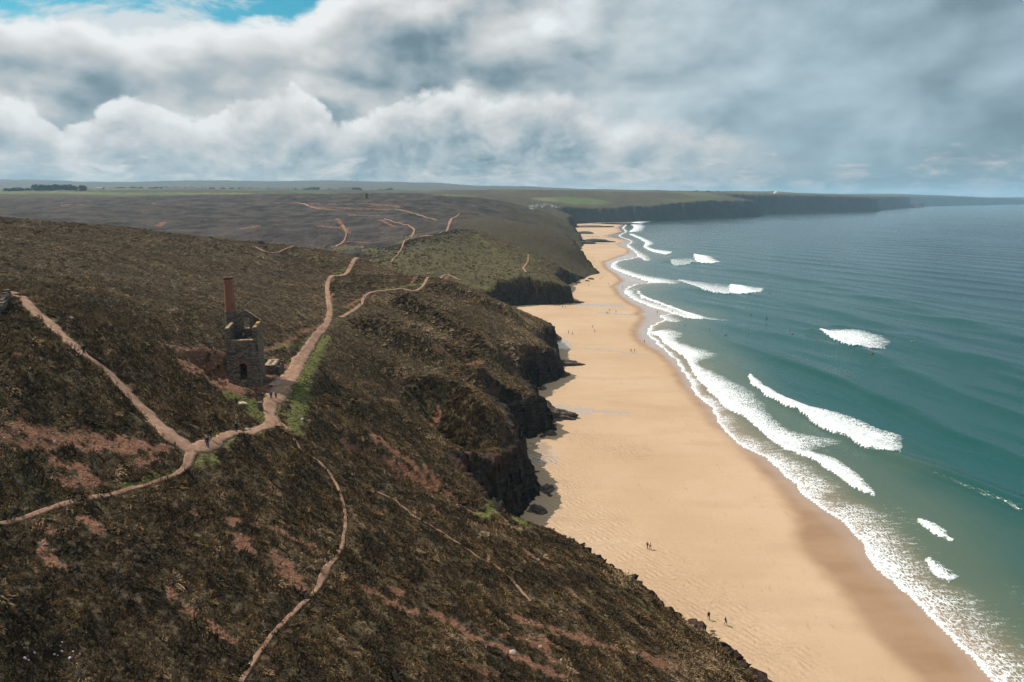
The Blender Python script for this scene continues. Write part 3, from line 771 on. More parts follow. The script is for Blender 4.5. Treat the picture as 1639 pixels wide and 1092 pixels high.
t.set(t.bsdf.inputs['Specular IOR Level'], t.lin(wet2, 0, 1, 0.15, 0.55))
wv = t.node('ShaderNodeTexWave', wave_type='BANDS', bands_direction='X')
t.l.new(t.mapping(p, (1, 1, 1), (0, 0, R(-48))), wv.inputs['Vector'])
wv.inputs['Scale'].default_value = 0.22; wv.inputs['Distortion'].default_value = 9.0; wv.inputs['Detail'].default_value = 3; wv.inputs['Detail Scale'].default_value = 0.9
hgt = t.add(t.mul(t.mul(wv.outputs[1], t.attr('ripple')), 1.0), t.mul(t.mul(t.noise(p, 1.1, 4, 0.6), t.sub(1.0, wet2)), 0.28))
bump(t, hgt, 0.75, 0.28)
film_sheen = sstep(wd, 1.0, 9.0) * sstep(np.hypot(BX, BY), 130, 330) + 0.35 * sstep(bds, 6, 1)
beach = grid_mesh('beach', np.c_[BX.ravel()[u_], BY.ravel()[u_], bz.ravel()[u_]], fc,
                  dict(wet=wetm.ravel()[u_], pool=poolm.ravel()[u_], ripple=rip.ravel()[u_], film_sheen=np.clip(film_sheen, 0, 1).ravel()[u_]), [M_sand])
tag(beach, 'wide golden sand beach at low tide', None, None, 'structure')

# --- sea
SX, SY = fan(5.5, 48, 560, 62, 24000, 1120)
sr = np.hypot(SX, SY)
sds = shore_dist(SX, SY)
off = -sds
sz = np.where(sds > -3, 0.03 - 0.05 * np.maximum(sds, -0.5), 0.05)
cov = sstep(off, 6, 70)
# open-water swell, crests lying a few degrees off the line of the beach
def swell(wl, ang, amp, seed):
    c_, s_ = math.cos(R(ang)), math.sin(R(ang))
    ph = (SX * c_ + SY * s_) / wl * 2 * np.pi + 2.6 * fbm(SX / (wl * 5), SY / (wl * 5), 3, seed)
    am = 0.35 + 0.65 * np.clip(0.5 + fbm(SX / (wl * 4), SY / (wl * 7), 2, seed + 5), 0, 1)
    s = np.sin(ph)
    return amp * am * (np.exp(1.2 * (s - 1)) * 2 - 0.6)
sz = sz + cov * (swell(46, 24, 0.62, 111) + swell(27, 33, 0.30, 121) + swell(13, 14, 0.12, 131)) * sstep(sr, 6000, 2500)
sz = sz + cov * 0.05 * fbm(SX / 2.2, SY / 3.5, 2, 141) * sstep(sr, 900, 300)
CREST = [([(1150, 568), (1196, 606), (1240, 640), (1300, 672), (1370, 712), (1425, 736), (1500, 762), (1560, 787), (1660, 828), (1800, 880)], 2.2, 2.4, 6),
         ([(1100, 505), (1153, 542), (1220, 568), (1336, 611), (1400, 640), (1452, 662), (1516, 695), (1580, 718), (1650, 747), (1800, 800)], 1.35, 3.0, 8),
         ([(1300, 530), (1330, 545), (1409, 580), (1473, 610), (1537, 636), (1600, 659), (1650, 678), (1800, 730)], 1.2, 3.2, 9),
         ([(1270, 727), (1330, 757), (1397, 797), (1470, 838), (1525, 869), (1660, 935)], 1.0, 2.4, 5),
         ([(1080, 452), (1130, 464), (1210, 474), (1300, 492), (1400, 520), (1500, 552), (1640, 600)], 1.0, 7.0, 14),
         ([(1065, 420), (1130, 424), (1200, 436), (1300, 452), (1450, 490), (1640, 545)], 1.0, 9.0, 18),
         ([(1040, 505), (1075, 520), (1110, 545), (1135, 572), (1150, 600)], 0.5, 2.5, 5), ([(1340, 524), (1400, 534), (1500, 560), (1640, 615)], 0.8, 4.5, 10)]
for uv, hgt_, wf, wb in CREST:
    P = resample(np.array(lvl(uv)), 8.0)
    d = polydist(SX, SY, P, 60)
    mm = d < 1e5
    # seaward side = farther from the tide line than the crest itself
    Pc = P.mean(0)
    poly = np.vstack([P, P[-1] + [400, 60], P[0] + [400, 60]])
    sea_side = inside(SX, SY, poly)
    prof = np.where(sea_side, np.exp(-(d / wb) ** 2), np.exp(-(d / wf) ** 2))
    ends = 0.75 + 0.25 * np.clip(0.6 + fbm(SX / 40, SY / 40, 2, 151), 0, 1)
    sz = sz + np.where(mm, 1.7 * hgt_ * prof * ends, 0) * cov
FOAM = [  # front (shoreward) line, back (seaward) line, strength, height
 ([(1039, 532), (1055, 542), (1072, 557), (1097, 575), (1109, 598), (1130, 623), (1159, 652), (1189, 667), (1226, 699), (1257, 722)],
  [(1070, 527), (1093, 534), (1085, 545), (1105, 553), (1149, 568), (1120, 580), (1138, 594), (1174, 610), (1209, 631), (1222, 648), (1254, 683), (1296, 696), (1350, 707), (1300, 722)], 1.0, 0.35),
 ([(1195, 604), (1205, 620), (1240, 645), (1275, 662), (1320, 692), (1350, 703), (1378, 720), (1415, 731), (1432, 733)],
  [(1200, 602), (1224, 619), (1262, 640), (1300, 653), (1345, 662), (1405, 688), (1440, 697), (1445, 712), (1442, 728)], 1.25, 0.9),
 ([(1257, 720), (1300, 736), (1325, 752), (1340, 763), (1370, 785), (1397, 797)], [(1268, 716), (1322, 729), (1348, 741), (1376, 760), (1388, 775), (1401, 794)], 1.2, 0.6),
 ([(1468, 834), (1490, 853), (1523, 869)], [(1472, 830), (1502, 842), (1527, 864)], 1.2, 0.5),
 ([(1482, 897), (1494, 921), (1520, 934)], [(1489, 893), (1518, 909), (1536, 923)], 1.0, 0.3),
 ([(986, 418), (977, 426), (985, 433), (1003, 441), (1022, 447), (1043, 453)], [(1012, 413), (990, 421), (996, 429), (1015, 435), (1040, 442), (1085, 449), (1090, 455)], 0.95, 0.3),
 ([(998, 467), (1009, 478), (1030, 488), (1060, 498), (1085, 506), (1110, 512)], [(1040, 454), (1020, 467), (1033, 478), (1060, 487), (1095, 497), (1130, 507), (1200, 515)], 0.85, 0.3),
 ([(1020, 466), (1026, 476), (1036, 480), (1085, 498), (1112, 512)], [(1024, 466), (1032, 474), (1060, 484), (1095, 497), (1130, 508)], 1.2, 0.5),
 ([(1084, 449), (1112, 461), (1140, 470), (1175, 473), (1205, 472), (1224, 465)], [(1088, 447), (1130, 452), (1168, 456), (1195, 457), (1218, 461)], 0.72, 0.5),
 ([(1168, 458), (1170, 470), (1190, 473), (1212, 470)], [(1172, 456), (1190, 458), (1208, 462), (1216, 467)], 1.2, 0.8),
 ([(1072, 416), (1078, 425), (1100, 424), (1114, 421)], [(1076, 414), (1095, 413), (1112, 413)], 0.6, 0.3),
 ([(1110, 408), (1115, 419), (1127, 424), (1150, 421)], [(1113, 407), (1137, 410), (1143, 414), (1156, 420)], 1.15, 0.9),
 ([(1006, 375), (1030, 387), (1030, 396), (1046, 404), (1066, 408)], [(1014, 374), (1046, 388), (1040, 395), (1056, 400), (1080, 403)], 0.95, 0.5),
 ([(1003, 393), (1014, 403), (1020, 410), (1032, 418)], [(1010, 392), (1024, 402), (1040, 410), (1046, 417)], 0.8, 0.2),
 ([(1312, 534), (1330, 546), (1355, 559), (1370, 563), (1392, 562)], [(1320, 531), (1360, 529), (1402, 537), (1424, 548), (1416, 557)], 1.1, 0.9),
 ([(1006, 372), (1014, 364), (1010, 359), (1018, 355), (1036, 353)], [(1030, 370), (1034, 362), (1030, 358), (1056, 352.5)], 0.9, 0.4),
 ([(1058, 508), (1066, 514), (1078, 516)], [(1075, 502), (1085, 508), (1098, 514)], 0.75, 0.15),
]
foam = np.zeros(SX.shape, f32); hf = np.zeros(SX.shape, f32)
na1 = fbm(SX / 2.3, SY / 2.3, 3, 161); na2 = fbm(SX / 8, SY / 8, 3, 165)
wsc = np.clip(sr / 260, 0.6, 2.5)
wxx = SX + (0.7 * na1 + 1.3 * na2) * wsc; wyy = SY + (0.7 * fbm(SX / 2.3, SY / 2.3, 3, 169) + 1.3 * fbm(SX / 8, SY / 8, 3, 171)) * wsc
for fr, bk, st, hh in FOAM:
    A = resample(np.array(lvl(fr)), 4.0); B = resample(np.array(lvl(bk)), 4.0)
    poly = np.vstack([A, B[::-1]])
    ins = inside(wxx, wyy, poly)
    ii = np.nonzero(ins)
    if len(ii[0]) == 0: continue
    da = polydist(wxx[ii], wyy[ii], A); db = polydist(wxx[ii], wyy[ii], B)
    tt = da / (da + db + 1e-6)
    val = st * (1.0 - 0.62 * tt ** 1.4) * np.clip(da / 0.35, 0.3, 1)
    foam[ii] = np.maximum(foam[ii], val)
    hf[ii] = np.maximum(hf[ii], 1.3 * hh * np.clip(da / 0.7, 0, 1) * (1 - tt) ** 0.8 * (1 + 0.7 * na1[ii]))
sz = sz + hf
# lace of foam on the swash, widest where the last wave has run out
nearw = sstep(sr, 330, 150)
wlace = 3.0 + 20 * nearw + 0.006 * sr
lace = np.clip(0.98 - off / wlace, 0, 1) * (0.72 + 0.55 * fbm(SX / 16, SY / 16, 3, 181))
lace = np.where(off > 0, np.maximum(lace, sstep(off, 2.2 + 0.004 * sr, 0.3)), 0)
foam = np.maximum(foam, np.clip(lace, 0, 1) * 0.98)
# spent foam trailing between the breakers and the beach
foam = np.maximum(foam, 0.34 * sstep(off, 46, 12) * sstep(fbm(SX / 11, SY / 22, 3, 185), -0.25, 0.4) * sstep(sr, 700, 300))
foam = np.where(off > -0.5, foam, 0)
u_, fc = fan_faces((sds < 9) & ~(inside(SX, SY, LANDPOLY) & (polydist(SX, SY, COAST) > 60)))
M_sea, t = new_mat('sea water')
p = t.pos
o_ = t.attr('offshore')
v1 = t.noise(p, 0.008, 4, 0.55); 
oj = t.mul(o_, t.lin(v1, 0.3, 0.7, 0.7, 1.4))
c = t.mix(t.ss(oj, 0.5, 5.0), (0.36, 0.245, 0.17), (0.215, 0.170, 0.105))
c = t.mix(t.ss(oj, 3.0, 17.0), c, (0.085, 0.115, 0.078))
c = t.mix(t.ss(oj, 13.0, 48.0), c, (0.006, 0.066, 0.062))
c = t.mix(t.ss(oj, 60.0, 330.0), c, (0.007, 0.048, 0.062))
c = t.mix(t.mul(t.ss(t.noise(t.mapping(p, (1, 0.35, 1), (0, 0, R(-25))), 0.03, 4, 0.6), 0.5, 0.75), 0.4), c, (0.012, 0.075, 0.072))
fo = t.attr('foam')
fstr = t.mapping(p, (0.42, 1.3, 1), (0, 0, R(8)))
l1 = t.noise(fstr, 0.8, 5, 0.60); 
vor = t.node('ShaderNodeTexVoronoi', feature='DISTANCE_TO_EDGE'); t.l.new(t.node('ShaderNodeVectorMath', operation='ADD').outputs[0], vor.inputs['Vector'])
va = vor.inputs['Vector'].links[0].from_node
t.l.new(t.mapping(p, (1, 0.6, 1), (0, 0, R(-28))), va.inputs[0])
nv = t.node('ShaderNodeVectorMath', operation='SCALE'); t.l.new(t.noise(p, 0.8, 4, 0.6, out=1), nv.inputs[0]); nv.inputs['Scale'].default_value = 1.6
t.l.new(nv.outputs[0], va.inputs[1])
vor.inputs['Scale'].default_value = 1.5
cellw = t.ss(vor.outputs['Distance'], 0.26, 0.02)
tex = t.add(t.mul(l1, 0.75), t.mul(cellw, 0.30))
ff = t.ss(t.add(fo, t.mul(t.sub(tex, 0.62), 1.25)), 0.36, 0.66)
foamc = t.mix(t.ss(t.add(t.mul(t.noise(fstr, 0.55, 6, 0.7), 0.7), t.mul(cellw, 0.2)), 0.30, 0.56), (0.46, 0.53, 0.54), (0.80, 0.80, 0.79))
ff = t.mul(ff, t.ss(fo, 0.25, 0.85, 0.62, 1.0))
chop = t.noise(t.mapping(p, (1, 0.5, 1), (0, 0, R(-28))), 0.55, 5, 0.62); ch2 = t.noise(t.mapping(p, (1, 0.45, 1), (0, 0, R(-20))), 0.09, 3, 0.55)
hgt = t.add(t.add(t.mul(chop, t.ss(o_, 2.0, 30.0)), t.mul(ch2, t.ss(o_, 20.0, 80.0, 0.0, 3.0))), t.mul(t.mul(t.noise(p, 1.2, 5, 0.7), ff), 0.9))
bump(t, t.add(hgt, t.mul(t.noise(t.mapping(p, (1, 0.6, 1), (0, 0, R(-35))), 1.7, 4, 0.6), 0.5)), 0.8, 0.20)
bn = t.bsdf.inputs['Normal'].links[0].from_socket
# light scattered back from inside the water does not depend on the slope of its surface; the mirror reflection does
body = t.node('ShaderNodeBsdfDiffuse'); t.l.new(c, body.inputs['Color'])
upn = t.node('ShaderNodeCombineXYZ'); upn.inputs[2].default_value = 1.0; t.l.new(upn.outputs[0], body.inputs['Normal'])
gl = t.node('ShaderNodeBsdfGlossy'); gl.inputs['Roughness'].default_value = 0.14; t.l.new(bn, gl.inputs['Normal'])
fr_ = t.node('ShaderNodeFresnel'); fr_.inputs['IOR'].default_value = 1.33; t.l.new(bn, fr_.inputs['Normal'])
wm = t.node('ShaderNodeMixShader'); t.l.new(fr_.outputs[0], wm.inputs[0]); t.l.new(body.outputs[0], wm.inputs[1]); t.l.new(gl.outputs[0], wm.inputs[2])
t.l.new(foamc, t.bsdf.inputs['Base Color']); t.bsdf.inputs['Roughness'].default_value = 0.85; t.bsdf.inputs['Specular IOR Level'].default_value = 0.1
fm = t.node('ShaderNodeMixShader'); t.set(fm.inputs[0], ff); t.l.new(wm.outputs[0], fm.inputs[1]); t.l.new(t.bsdf.outputs[0], fm.inputs[2])
t.l.new(fm.outputs[0], t.out.inputs[0])
sea = grid_mesh('sea', np.c_[SX.ravel()[u_], SY.ravel()[u_], sz.ravel()[u_]], fc, dict(offshore=np.maximum(off, 0).ravel()[u_], foam=foam.ravel()[u_]), [M_sea])
tag(sea, 'green blue sea with white breakers rolling onto the beach', None, None, 'structure')
print('sea faces', len(fc))

# ------------------------------------------------------------------ small builders
def bm_obj(name, bm, mat, parent=None, smooth=False):
    me = bpy.data.meshes.new(name)
    bmesh.ops.recalc_face_normals(bm, faces=bm.faces)
    bm.to_mesh(me); bm.free()
    if smooth: me.polygons.foreach_set('use_smooth', [True] * len(me.polygons))
    if mat: me.materials.append(mat)
    o = bpy.data.objects.new(name, me); C.objects.link(o)
    if parent: o.parent = parent
    return o
def empty(name, loc, rz=0.0):
    o = bpy.data.objects.new(name, None); C.objects.link(o); o.location = loc; o.rotation_euler = (0, 0, rz); o.empty_display_size = 0.3
    return o
def add_box(bm, c, s, rot=None):
    m_ = Matrix.Translation(c) @ (rot.to_4x4() if rot else Matrix()) @ Matrix.Diagonal((*s, 1))
    return bmesh.ops.create_cube(bm, size=1.0, matrix=m_)['verts']
def add_prism(bm, prof, y0, y1):
    """extrude an (x, z) outline along y"""
    a = [bm.verts.new((x, y0, z)) for x, z in prof]; b = [bm.verts.new((x, y1, z)) for x, z in prof]
    n = len(prof)
    bm.faces.new(a); bm.faces.new(b[::-1])
    for i in range(n): bm.faces.new((a[(i + 1) % n], a[i], b[i], b[(i + 1) % n]))
def add_lathe(bm, prof, seg=20, c=(0, 0)):
    rings = [[bm.verts.new((c[0] + r_ * math.cos(2 * math.pi * k / seg), c[1] + r_ * math.sin(2 * math.pi * k / seg), z)) for k in range(seg)] for r_, z in prof]
    for a, b in zip(rings[:-1], rings[1:]):
        for k in range(seg): bm.faces.new((a[k], a[(k + 1) % seg], b[(k + 1) % seg], b[k]))
    return rings
def arch(w, z0, z1, n=10):
    """(x, z) outline of a round-headed opening"""
    h = w / 2
    return [(-h, z0), (h, z0)] + [(h * math.cos(math.pi * k / n), z1 - h + h * math.sin(math.pi * k / n)) for k in range(n + 1)]
def cut(o, cutters):
    """cut openings through a wall; the cutters are removed again"""
    for c_ in cutters:
        md = o.modifiers.new('b', 'BOOLEAN'); md.object = c_; md.operation = 'DIFFERENCE'; md.solver = 'EXACT'
    bpy.context.view_layer.update()
    dg = bpy.context.evaluated_depsgraph_get()
    me = bpy.data.meshes.new_from_object(o.evaluated_get(dg))
    o.modifiers.clear(); old = o.data; nm = old.name; o.data = me; bpy.data.meshes.remove(old); me.name = nm
    for c_ in cutters:
        d = c_.data; bpy.data.objects.remove(c_); bpy.data.meshes.remove(d)

# ------------------------------------------------------------------ heather and stones (uncountable ground cover)
def tuft(seed, n=64, flat=1.0):
    r_ = np.random.default_rng(seed); V = []; Fc = []; tip = []
    lean = np.array([0.45, -0.32, 0])
    for k in range(n):
        a = r_.random() * 2 * np.pi; rad = 0.46 * math.sqrt(r_.random())
        b = np.array([rad * math.cos(a) * 1.25, rad * math.sin(a) * 0.8, 0.0])
        d = np.array([math.cos(a) * 0.55, math.sin(a) * 0.55, 0.55 + 0.5 * r_.random()]) * (0.32 + 0.22 * r_.random()) * flat
        d = d + lean * (0.25 + 0.3 * r_.random())
        w = np.cross(d, r_.normal(size=3)); w = w / np.linalg.norm(w) * (0.020 + 0.028 * r_.random())
        i = len(V)
        mid_ = b + d * 0.6 + np.array([0, 0, 0.05]); e = b + d * 1.05 - np.array([0, 0, 0.03])
        V += [b - w * 0.5, b + w * 0.5, mid_ + w, mid_ - w, e]
        tip += [0, 0, 0.6, 0.6, 1]
        Fc += [(i, i + 1, i + 2), (i, i + 2, i + 3), (i + 3, i + 2, i + 4)]
    # low woody core
    i = len(V); m_ = 7
    ring = [(0.42 * math.cos(2 * np.pi * k / m_) * (0.8 + 0.4 * r_.random()), 0.34 * math.sin(2 * np.pi * k / m_) * (0.8 + 0.4 * r_.random()), -0.06) for k in range(m_)]
    up = [(x * 0.6 + 0.05, y * 0.6 - 0.04, 0.16 + 0.07 * r_.random()) for x, y, _ in ring]
    V += [np.array(q_) for q_ in ring + up] + [np.array([0.06, -0.05, 0.24])]; tip += [-1] * (2 * m_ + 1)
    for k in range(m_):
        k2 = (k + 1) % m_
        Fc += [(i + k, i + k2, i + m_ + k2), (i + k, i + m_ + k2, i + m_ + k), (i + m_ + k, i + m_ + k2, i + 2 * m_)]
    return np.array(V), np.array(Fc), np.array(tip)

def veg_material(name, ramp, tipc, gain=1.0, stem=None):
    m_, t = new_mat(name)
    ti = t.attr('tint', 'INSTANCER')
    cr = t.node('ShaderNodeValToRGB'); t.l.new(ti, cr.inputs[0])
    el_ = cr.color_ramp.elements
    while len(el_) < len(ramp): el_.new(0.5)
    for e, (p_, c_) in zip(el_, ramp): e.position = p_; e.color = (*[x * gain for x in c_], 1)
    c = t.mix(t.mul(t.attr('tip'), 0.55), cr.outputs[0], tipc)
    c = t.mix(0.55, cr.outputs[0], c)
    if stem: c = t.mix(t.m('LESS_THAN', t.attr('tip'), -0.5), c, stem)          # bare woody stems at the heart of the plant
    t.l.new(c, t.bsdf.inputs['Base Color']); t.bsdf.inputs['Roughness'].default_value = 0.85; t.bsdf.inputs['Specular IOR Level'].default_value = 0.15
    return m_
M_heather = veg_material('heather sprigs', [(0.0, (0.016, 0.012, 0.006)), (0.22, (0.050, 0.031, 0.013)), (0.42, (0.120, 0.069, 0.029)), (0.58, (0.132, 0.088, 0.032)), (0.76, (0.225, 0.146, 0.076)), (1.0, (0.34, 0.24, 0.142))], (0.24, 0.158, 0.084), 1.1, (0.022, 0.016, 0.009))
M_turf = veg_material('turf blades', [(0.0, (0.06, 0.07, 0.014)), (0.6, (0.13, 0.135, 0.032)), (1.0, (0.24, 0.21, 0.085))], (0.22, 0.20, 0.075))
M_stone = veg_material('loose stone', [(0.0, (0.13, 0.075, 0.055)), (0.6, (0.27, 0.17, 0.135)), (1.0, (0.44, 0.34, 0.29))], (0.3, 0.2, 0.15))
M_flower = veg_material('thrift flowers', [(0.0, (0.42, 0.27, 0.36)), (1.0, (0.62, 0.52, 0.56))], (0.6, 0.5, 0.55))

def source(name, V, Fc, tip, mat, coll):
    me = bpy.data.meshes.new(name); me.from_pydata([tuple(map(float, v)) for v in V], [], [tuple(map(int, f_)) for f_ in Fc])
    me.attributes.new('tip', 'FLOAT', 'POINT').data.foreach_set('value', np.asarray(tip, f32))
    me.materials.append(mat)
    o = bpy.data.objects.new(name, me); coll.objects.link(o)
def stone_src(seed):
    bm = bmesh.new(); bmesh.ops.create_icosphere(bm, subdivisions=1, radius=0.5)
    r_ = np.random.default_rng(seed)
    for v in bm.verts: v.co = Vector((v.co.x * 1.2, v.co.y * 0.9, v.co.z * 0.7)) * (0.75 + 0.5 * r_.random())
    V = [v.co[:] for v in bm.verts]; bm.verts.index_update(); Fc = [[v.index for v in f_.verts] for f_ in bm.faces]; bm.free()
    return V, Fc, [0.3] * len(V)

def scatter(name, coll, x, y, z, scale, rot, tint, label, cat):
    me = bpy.data.meshes.new(name); n = len(x)
    me.vertices.add(n); me.vertices.foreach_set('co', np.c_[x, y, z].astype(f32).ravel())
    me.attributes.new('isc', 'FLOAT_VECTOR', 'POINT').data.foreach_set('vector', np.asarray(scale, f32).ravel())
    me.attributes.new('irot', 'FLOAT_VECTOR', 'POINT').data.foreach_set('vector', np.asarray(rot, f32).ravel())
    me.attributes.new('tint', 'FLOAT', 'POINT').data.foreach_set('value', np.asarray(tint, f32))
    o = bpy.data.objects.new(name, me); C.objects.link(o)
    ng = bpy.data.node_groups.new(name, 'GeometryNodeTree')
    ng.interface.new_socket('Geometry', in_out='INPUT', socket_type='NodeSocketGeometry'); ng.interface.new_socket('Geometry', in_out='OUTPUT', socket_type='NodeSocketGeometry')
    gi = ng.nodes.new('NodeGroupInput'); go = ng.nodes.new('NodeGroupOutput')
    ip = ng.nodes.new('GeometryNodeInstanceOnPoints'); ci = ng.nodes.new('GeometryNodeCollectionInfo')
    ci.inputs[0].default_value = coll; ci.inputs[1].default_value = True; ci.inputs[2].default_value = True
    def na(nm, typ):
        a = ng.nodes.new('GeometryNodeInputNamedAttribute'); a.data_type = typ; a.inputs[0].default_value = nm; return a.outputs[0]
    e2r = ng.nodes.new('FunctionNodeEulerToRotation')
    ri = ng.nodes.new('FunctionNodeRandomValue'); ri.data_type = 'INT'; ri.inputs[4].default_value = 0; ri.inputs[5].default_value = max(0, len(coll.objects) - 1)
    L = ng.links.new
    L(gi.outputs[0], ip.inputs['Points']); L(ci.outputs[0], ip.inputs['Instance']); ip.inputs['Pick Instance'].default_value = True
    L(ri.outputs[2], ip.inputs['Instance Index']); L(na('irot', 'FLOAT_VECTOR'), e2r.inputs[0]); L(e2r.outputs[0], ip.inputs['Rotation']); L(na('isc', 'FLOAT_VECTOR'), ip.inputs['Scale'])
    L(ip.outputs[0], go.inputs[0])
    o.modifiers.new('scatter', 'NODES').node_group = ng
    return tag(o, label, cat, None, 'stuff')

def slopes(x, y, e=0.6):
    return (sample(LZ, x + e, y) - sample(LZ, x - e, y)) / (2 * e), (sample(LZ, x, y + e) - sample(LZ, x, y - e)) / (2 * e)
def throw(n_of_r, a0, a1, r0, r1):
    """random land points with a density (per square metre) that depends on range"""
    xs, ys = [], []
    edges = np.geomspace(r0, r1, 26)
    for ra, rb in zip(edges[:-1], edges[1:]):
        n = int(0.5 * (rb * rb - ra * ra) * R(a1 - a0) * n_of_r(0.5 * (ra + rb)))
        rr = np.sqrt(rng.random(n) * (rb * rb - ra * ra) + ra * ra); aa = R(a0) + rng.random(n) * R(a1 - a0)
        xs.append(rr * np.sin(aa)); ys.append(rr * np.cos(aa))
    return np.concatenate(xs), np.concatenate(ys)

coll_h = bpy.data.collections.new('heather source')
for k in range(5): source('heather_tuft', *tuft(200 + k), M_heather, coll_h)
coll_t = bpy.data.collections.new('turf source')
for k in range(3): source('turf_tuft', *tuft(300 + k, 22, 0.7), M_turf, coll_t)
coll_s = bpy.data.collections.new('stone source')
for k in range(4): source('stone', *stone_src(400 + k), M_stone, coll_s)
coll_f = bpy.data.collections.new('flower source')
for k in range(2): source('flower_head', *stone_src(500 + k), M_flower, coll_f)

size_of = lambda r_: 0.44 + 0.0016 * r_
x, y = throw(lambda r_: 2.1 / size_of(r_) ** 2, -47, 28, 23, 640)
r_ = np.hypot(x, y)
cover = (1 - 0.88 * sample(SOILM, x, y)) * (1 - np.clip(1.6 * sample(GRASSM, x, y), 0, 1) * np.where(r_ < 330, 1.0, 0.55)) * (1 - 0.75 * sstep(r_, 400, 480)) * (1 - 0.92 * sstep(sample(ROCK, x, y), 0.25, 0.6)) * (1 - 0.95 * sample(TERR, x, y))
patch = 0.75 + 0.6 * fbm(x / 2.6, y / 2.6, 2, 211)
ok = (rng.random(len(x)) < cover * patch) & (sample(PATHD, x, y) > 0.06 + 0.10 * rng.normal(size=len(x))) & (sample(LZ, x, y) > 2.5) & (np.hypot(x - HOUSE[0], y - HOUSE[1]) > 8) & (sample(COASTD, x, y) > 3)
x, y, r_ = x[ok], y[ok], r_[ok]
gx, gy = slopes(x, y)
streak_p = fbm((x * 0.83 + y * 0.55) / 2.4, (x * -0.55 + y * 0.83) / 7, 3, 221)
zone = fbm(x / 19, y / 19, 3, 231)
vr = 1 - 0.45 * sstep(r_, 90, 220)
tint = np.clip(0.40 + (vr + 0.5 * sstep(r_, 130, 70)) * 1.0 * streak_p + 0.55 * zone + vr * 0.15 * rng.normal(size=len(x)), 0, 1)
hill = sstep(r_, 110, 240)                              # rises with range: brightness of the sunlit hill put into the tint, tufts lowered
tint = np.clip(tint + 0.25 * hill - 0.10 * sstep(r_, 95, 45), 0, 1)  # foreground shade put into the colour too: tint darker close in
s0 = size_of(r_) * np.exp(0.36 * rng.normal(size=len(x))) * (1.0 + 0.35 * zone) * (1 - 0.4 * sample(SOILM, x, y))
scl = np.c_[s0 * 1.55, s0 * 0.85, s0 * (0.75 + 0.35 * rng.random(len(x))) * (1 - 0.62 * hill)]
rot = np.c_[gy * 0.9 + 0.12 * rng.normal(size=len(x)), -gx * 0.9 + 0.12 * rng.normal(size=len(x)), -1.0 + 0.40 * rng.normal(size=len(x))]
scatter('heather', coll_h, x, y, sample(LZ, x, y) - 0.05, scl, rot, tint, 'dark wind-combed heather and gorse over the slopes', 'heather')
print('heather', len(x))

x, y = throw(lambda r_: 5.0 if r_ < 180 else 1.0, -47, 26, 40, 330)
g_ = sample(GRASSM, x, y)
ok = (g_ > 0.5) & (rng.random(len(x)) < g_) & (sample(PATHD, x, y) > 0.1) & (sample(ROCK, x, y) < 0.5) & (sample(SOILM, x, y) < 0.5)
x, y = x[ok], y[ok]; n = len(x)
s0 = 0.42 * np.exp(0.3 * rng.normal(size=n)) * (1 + 0.002 * np.hypot(x, y))
scatter('turf_grass', coll_t, x, y, sample(LZ, x, y) - 0.04, np.c_[s0, s0, s0 * 0.8], np.c_[np.zeros(n), np.zeros(n), rng.random(n) * 6.28], np.clip(rng.normal(0.45, 0.25, n), 0, 1), 'short bright turf beside the tracks', 'grass')
print('turf', n)

x, y = throw(lambda r_: 5.0 if r_ < 120 else 2.2, -47, 24, 30, 200)
g_ = sample(SOILM, x, y)
ok = (g_ > 0.45) & (rng.random(len(x)) < 0.6) & (sample(PATHD, x, y) > -0.35)
x, y = x[ok], y[ok]; n = len(x)
dh = np.hypot(x - ground(320, 580)[0], y - ground(320, 580)[1])
s0 = 0.13 * np.exp(0.55 * rng.normal(size=n)) * np.where(dh < 12, 2.6, 1.0)
on_terr = sample(TERR, x, y) > 0.6
x, y, s0 = x[~on_terr], y[~on_terr], s0[~on_terr]; n = len(x)
scatter('loose_stones', coll_s, x, y, sample(LZ, x, y), np.c_[s0, s0, s0], rng.random((n, 3)) * 3, np.clip(rng.normal(0.45, 0.25, n), 0, 1), 'loose reddish stones scattered over the bare soil', 'stones')
print('stones', n)

fl = []
for (u, v, k, sp) in [(478, 612, 14, 1.2), (484, 640, 20, 1.4), (470, 668, 22, 1.4), (492, 622, 8, 1.5), (478, 700, 14, 1.5), (503, 575, 8, 1.5), (45, 1045, 5, .5), (92, 1042, 5, .4), (112, 1050, 5, .4), (505, 740, 8, 1.2), (440, 690, 6, 1.0), (560, 770, 6, 2), (480, 660, 20, 2.5)]:
    gx_, gy_, _ = ground(u, v)
    for _ in range(k): fl.append((gx_ + random.gauss(0, sp), gy_ + random.gauss(0, sp)))
fl = np.array(fl); n = len(fl)
s0 = 0.11 * np.exp(0.4 * rng.normal(size=n))
scatter('thrift_flowers', coll_f, fl[:, 0], fl[:, 1], sample(LZ, fl[:, 0], fl[:, 1]) + 0.25, np.c_[s0, s0, s0 * 0.8], rng.random((n, 3)), rng.random(n), 'pale pink thrift flowers along the track edge', 'flowers')

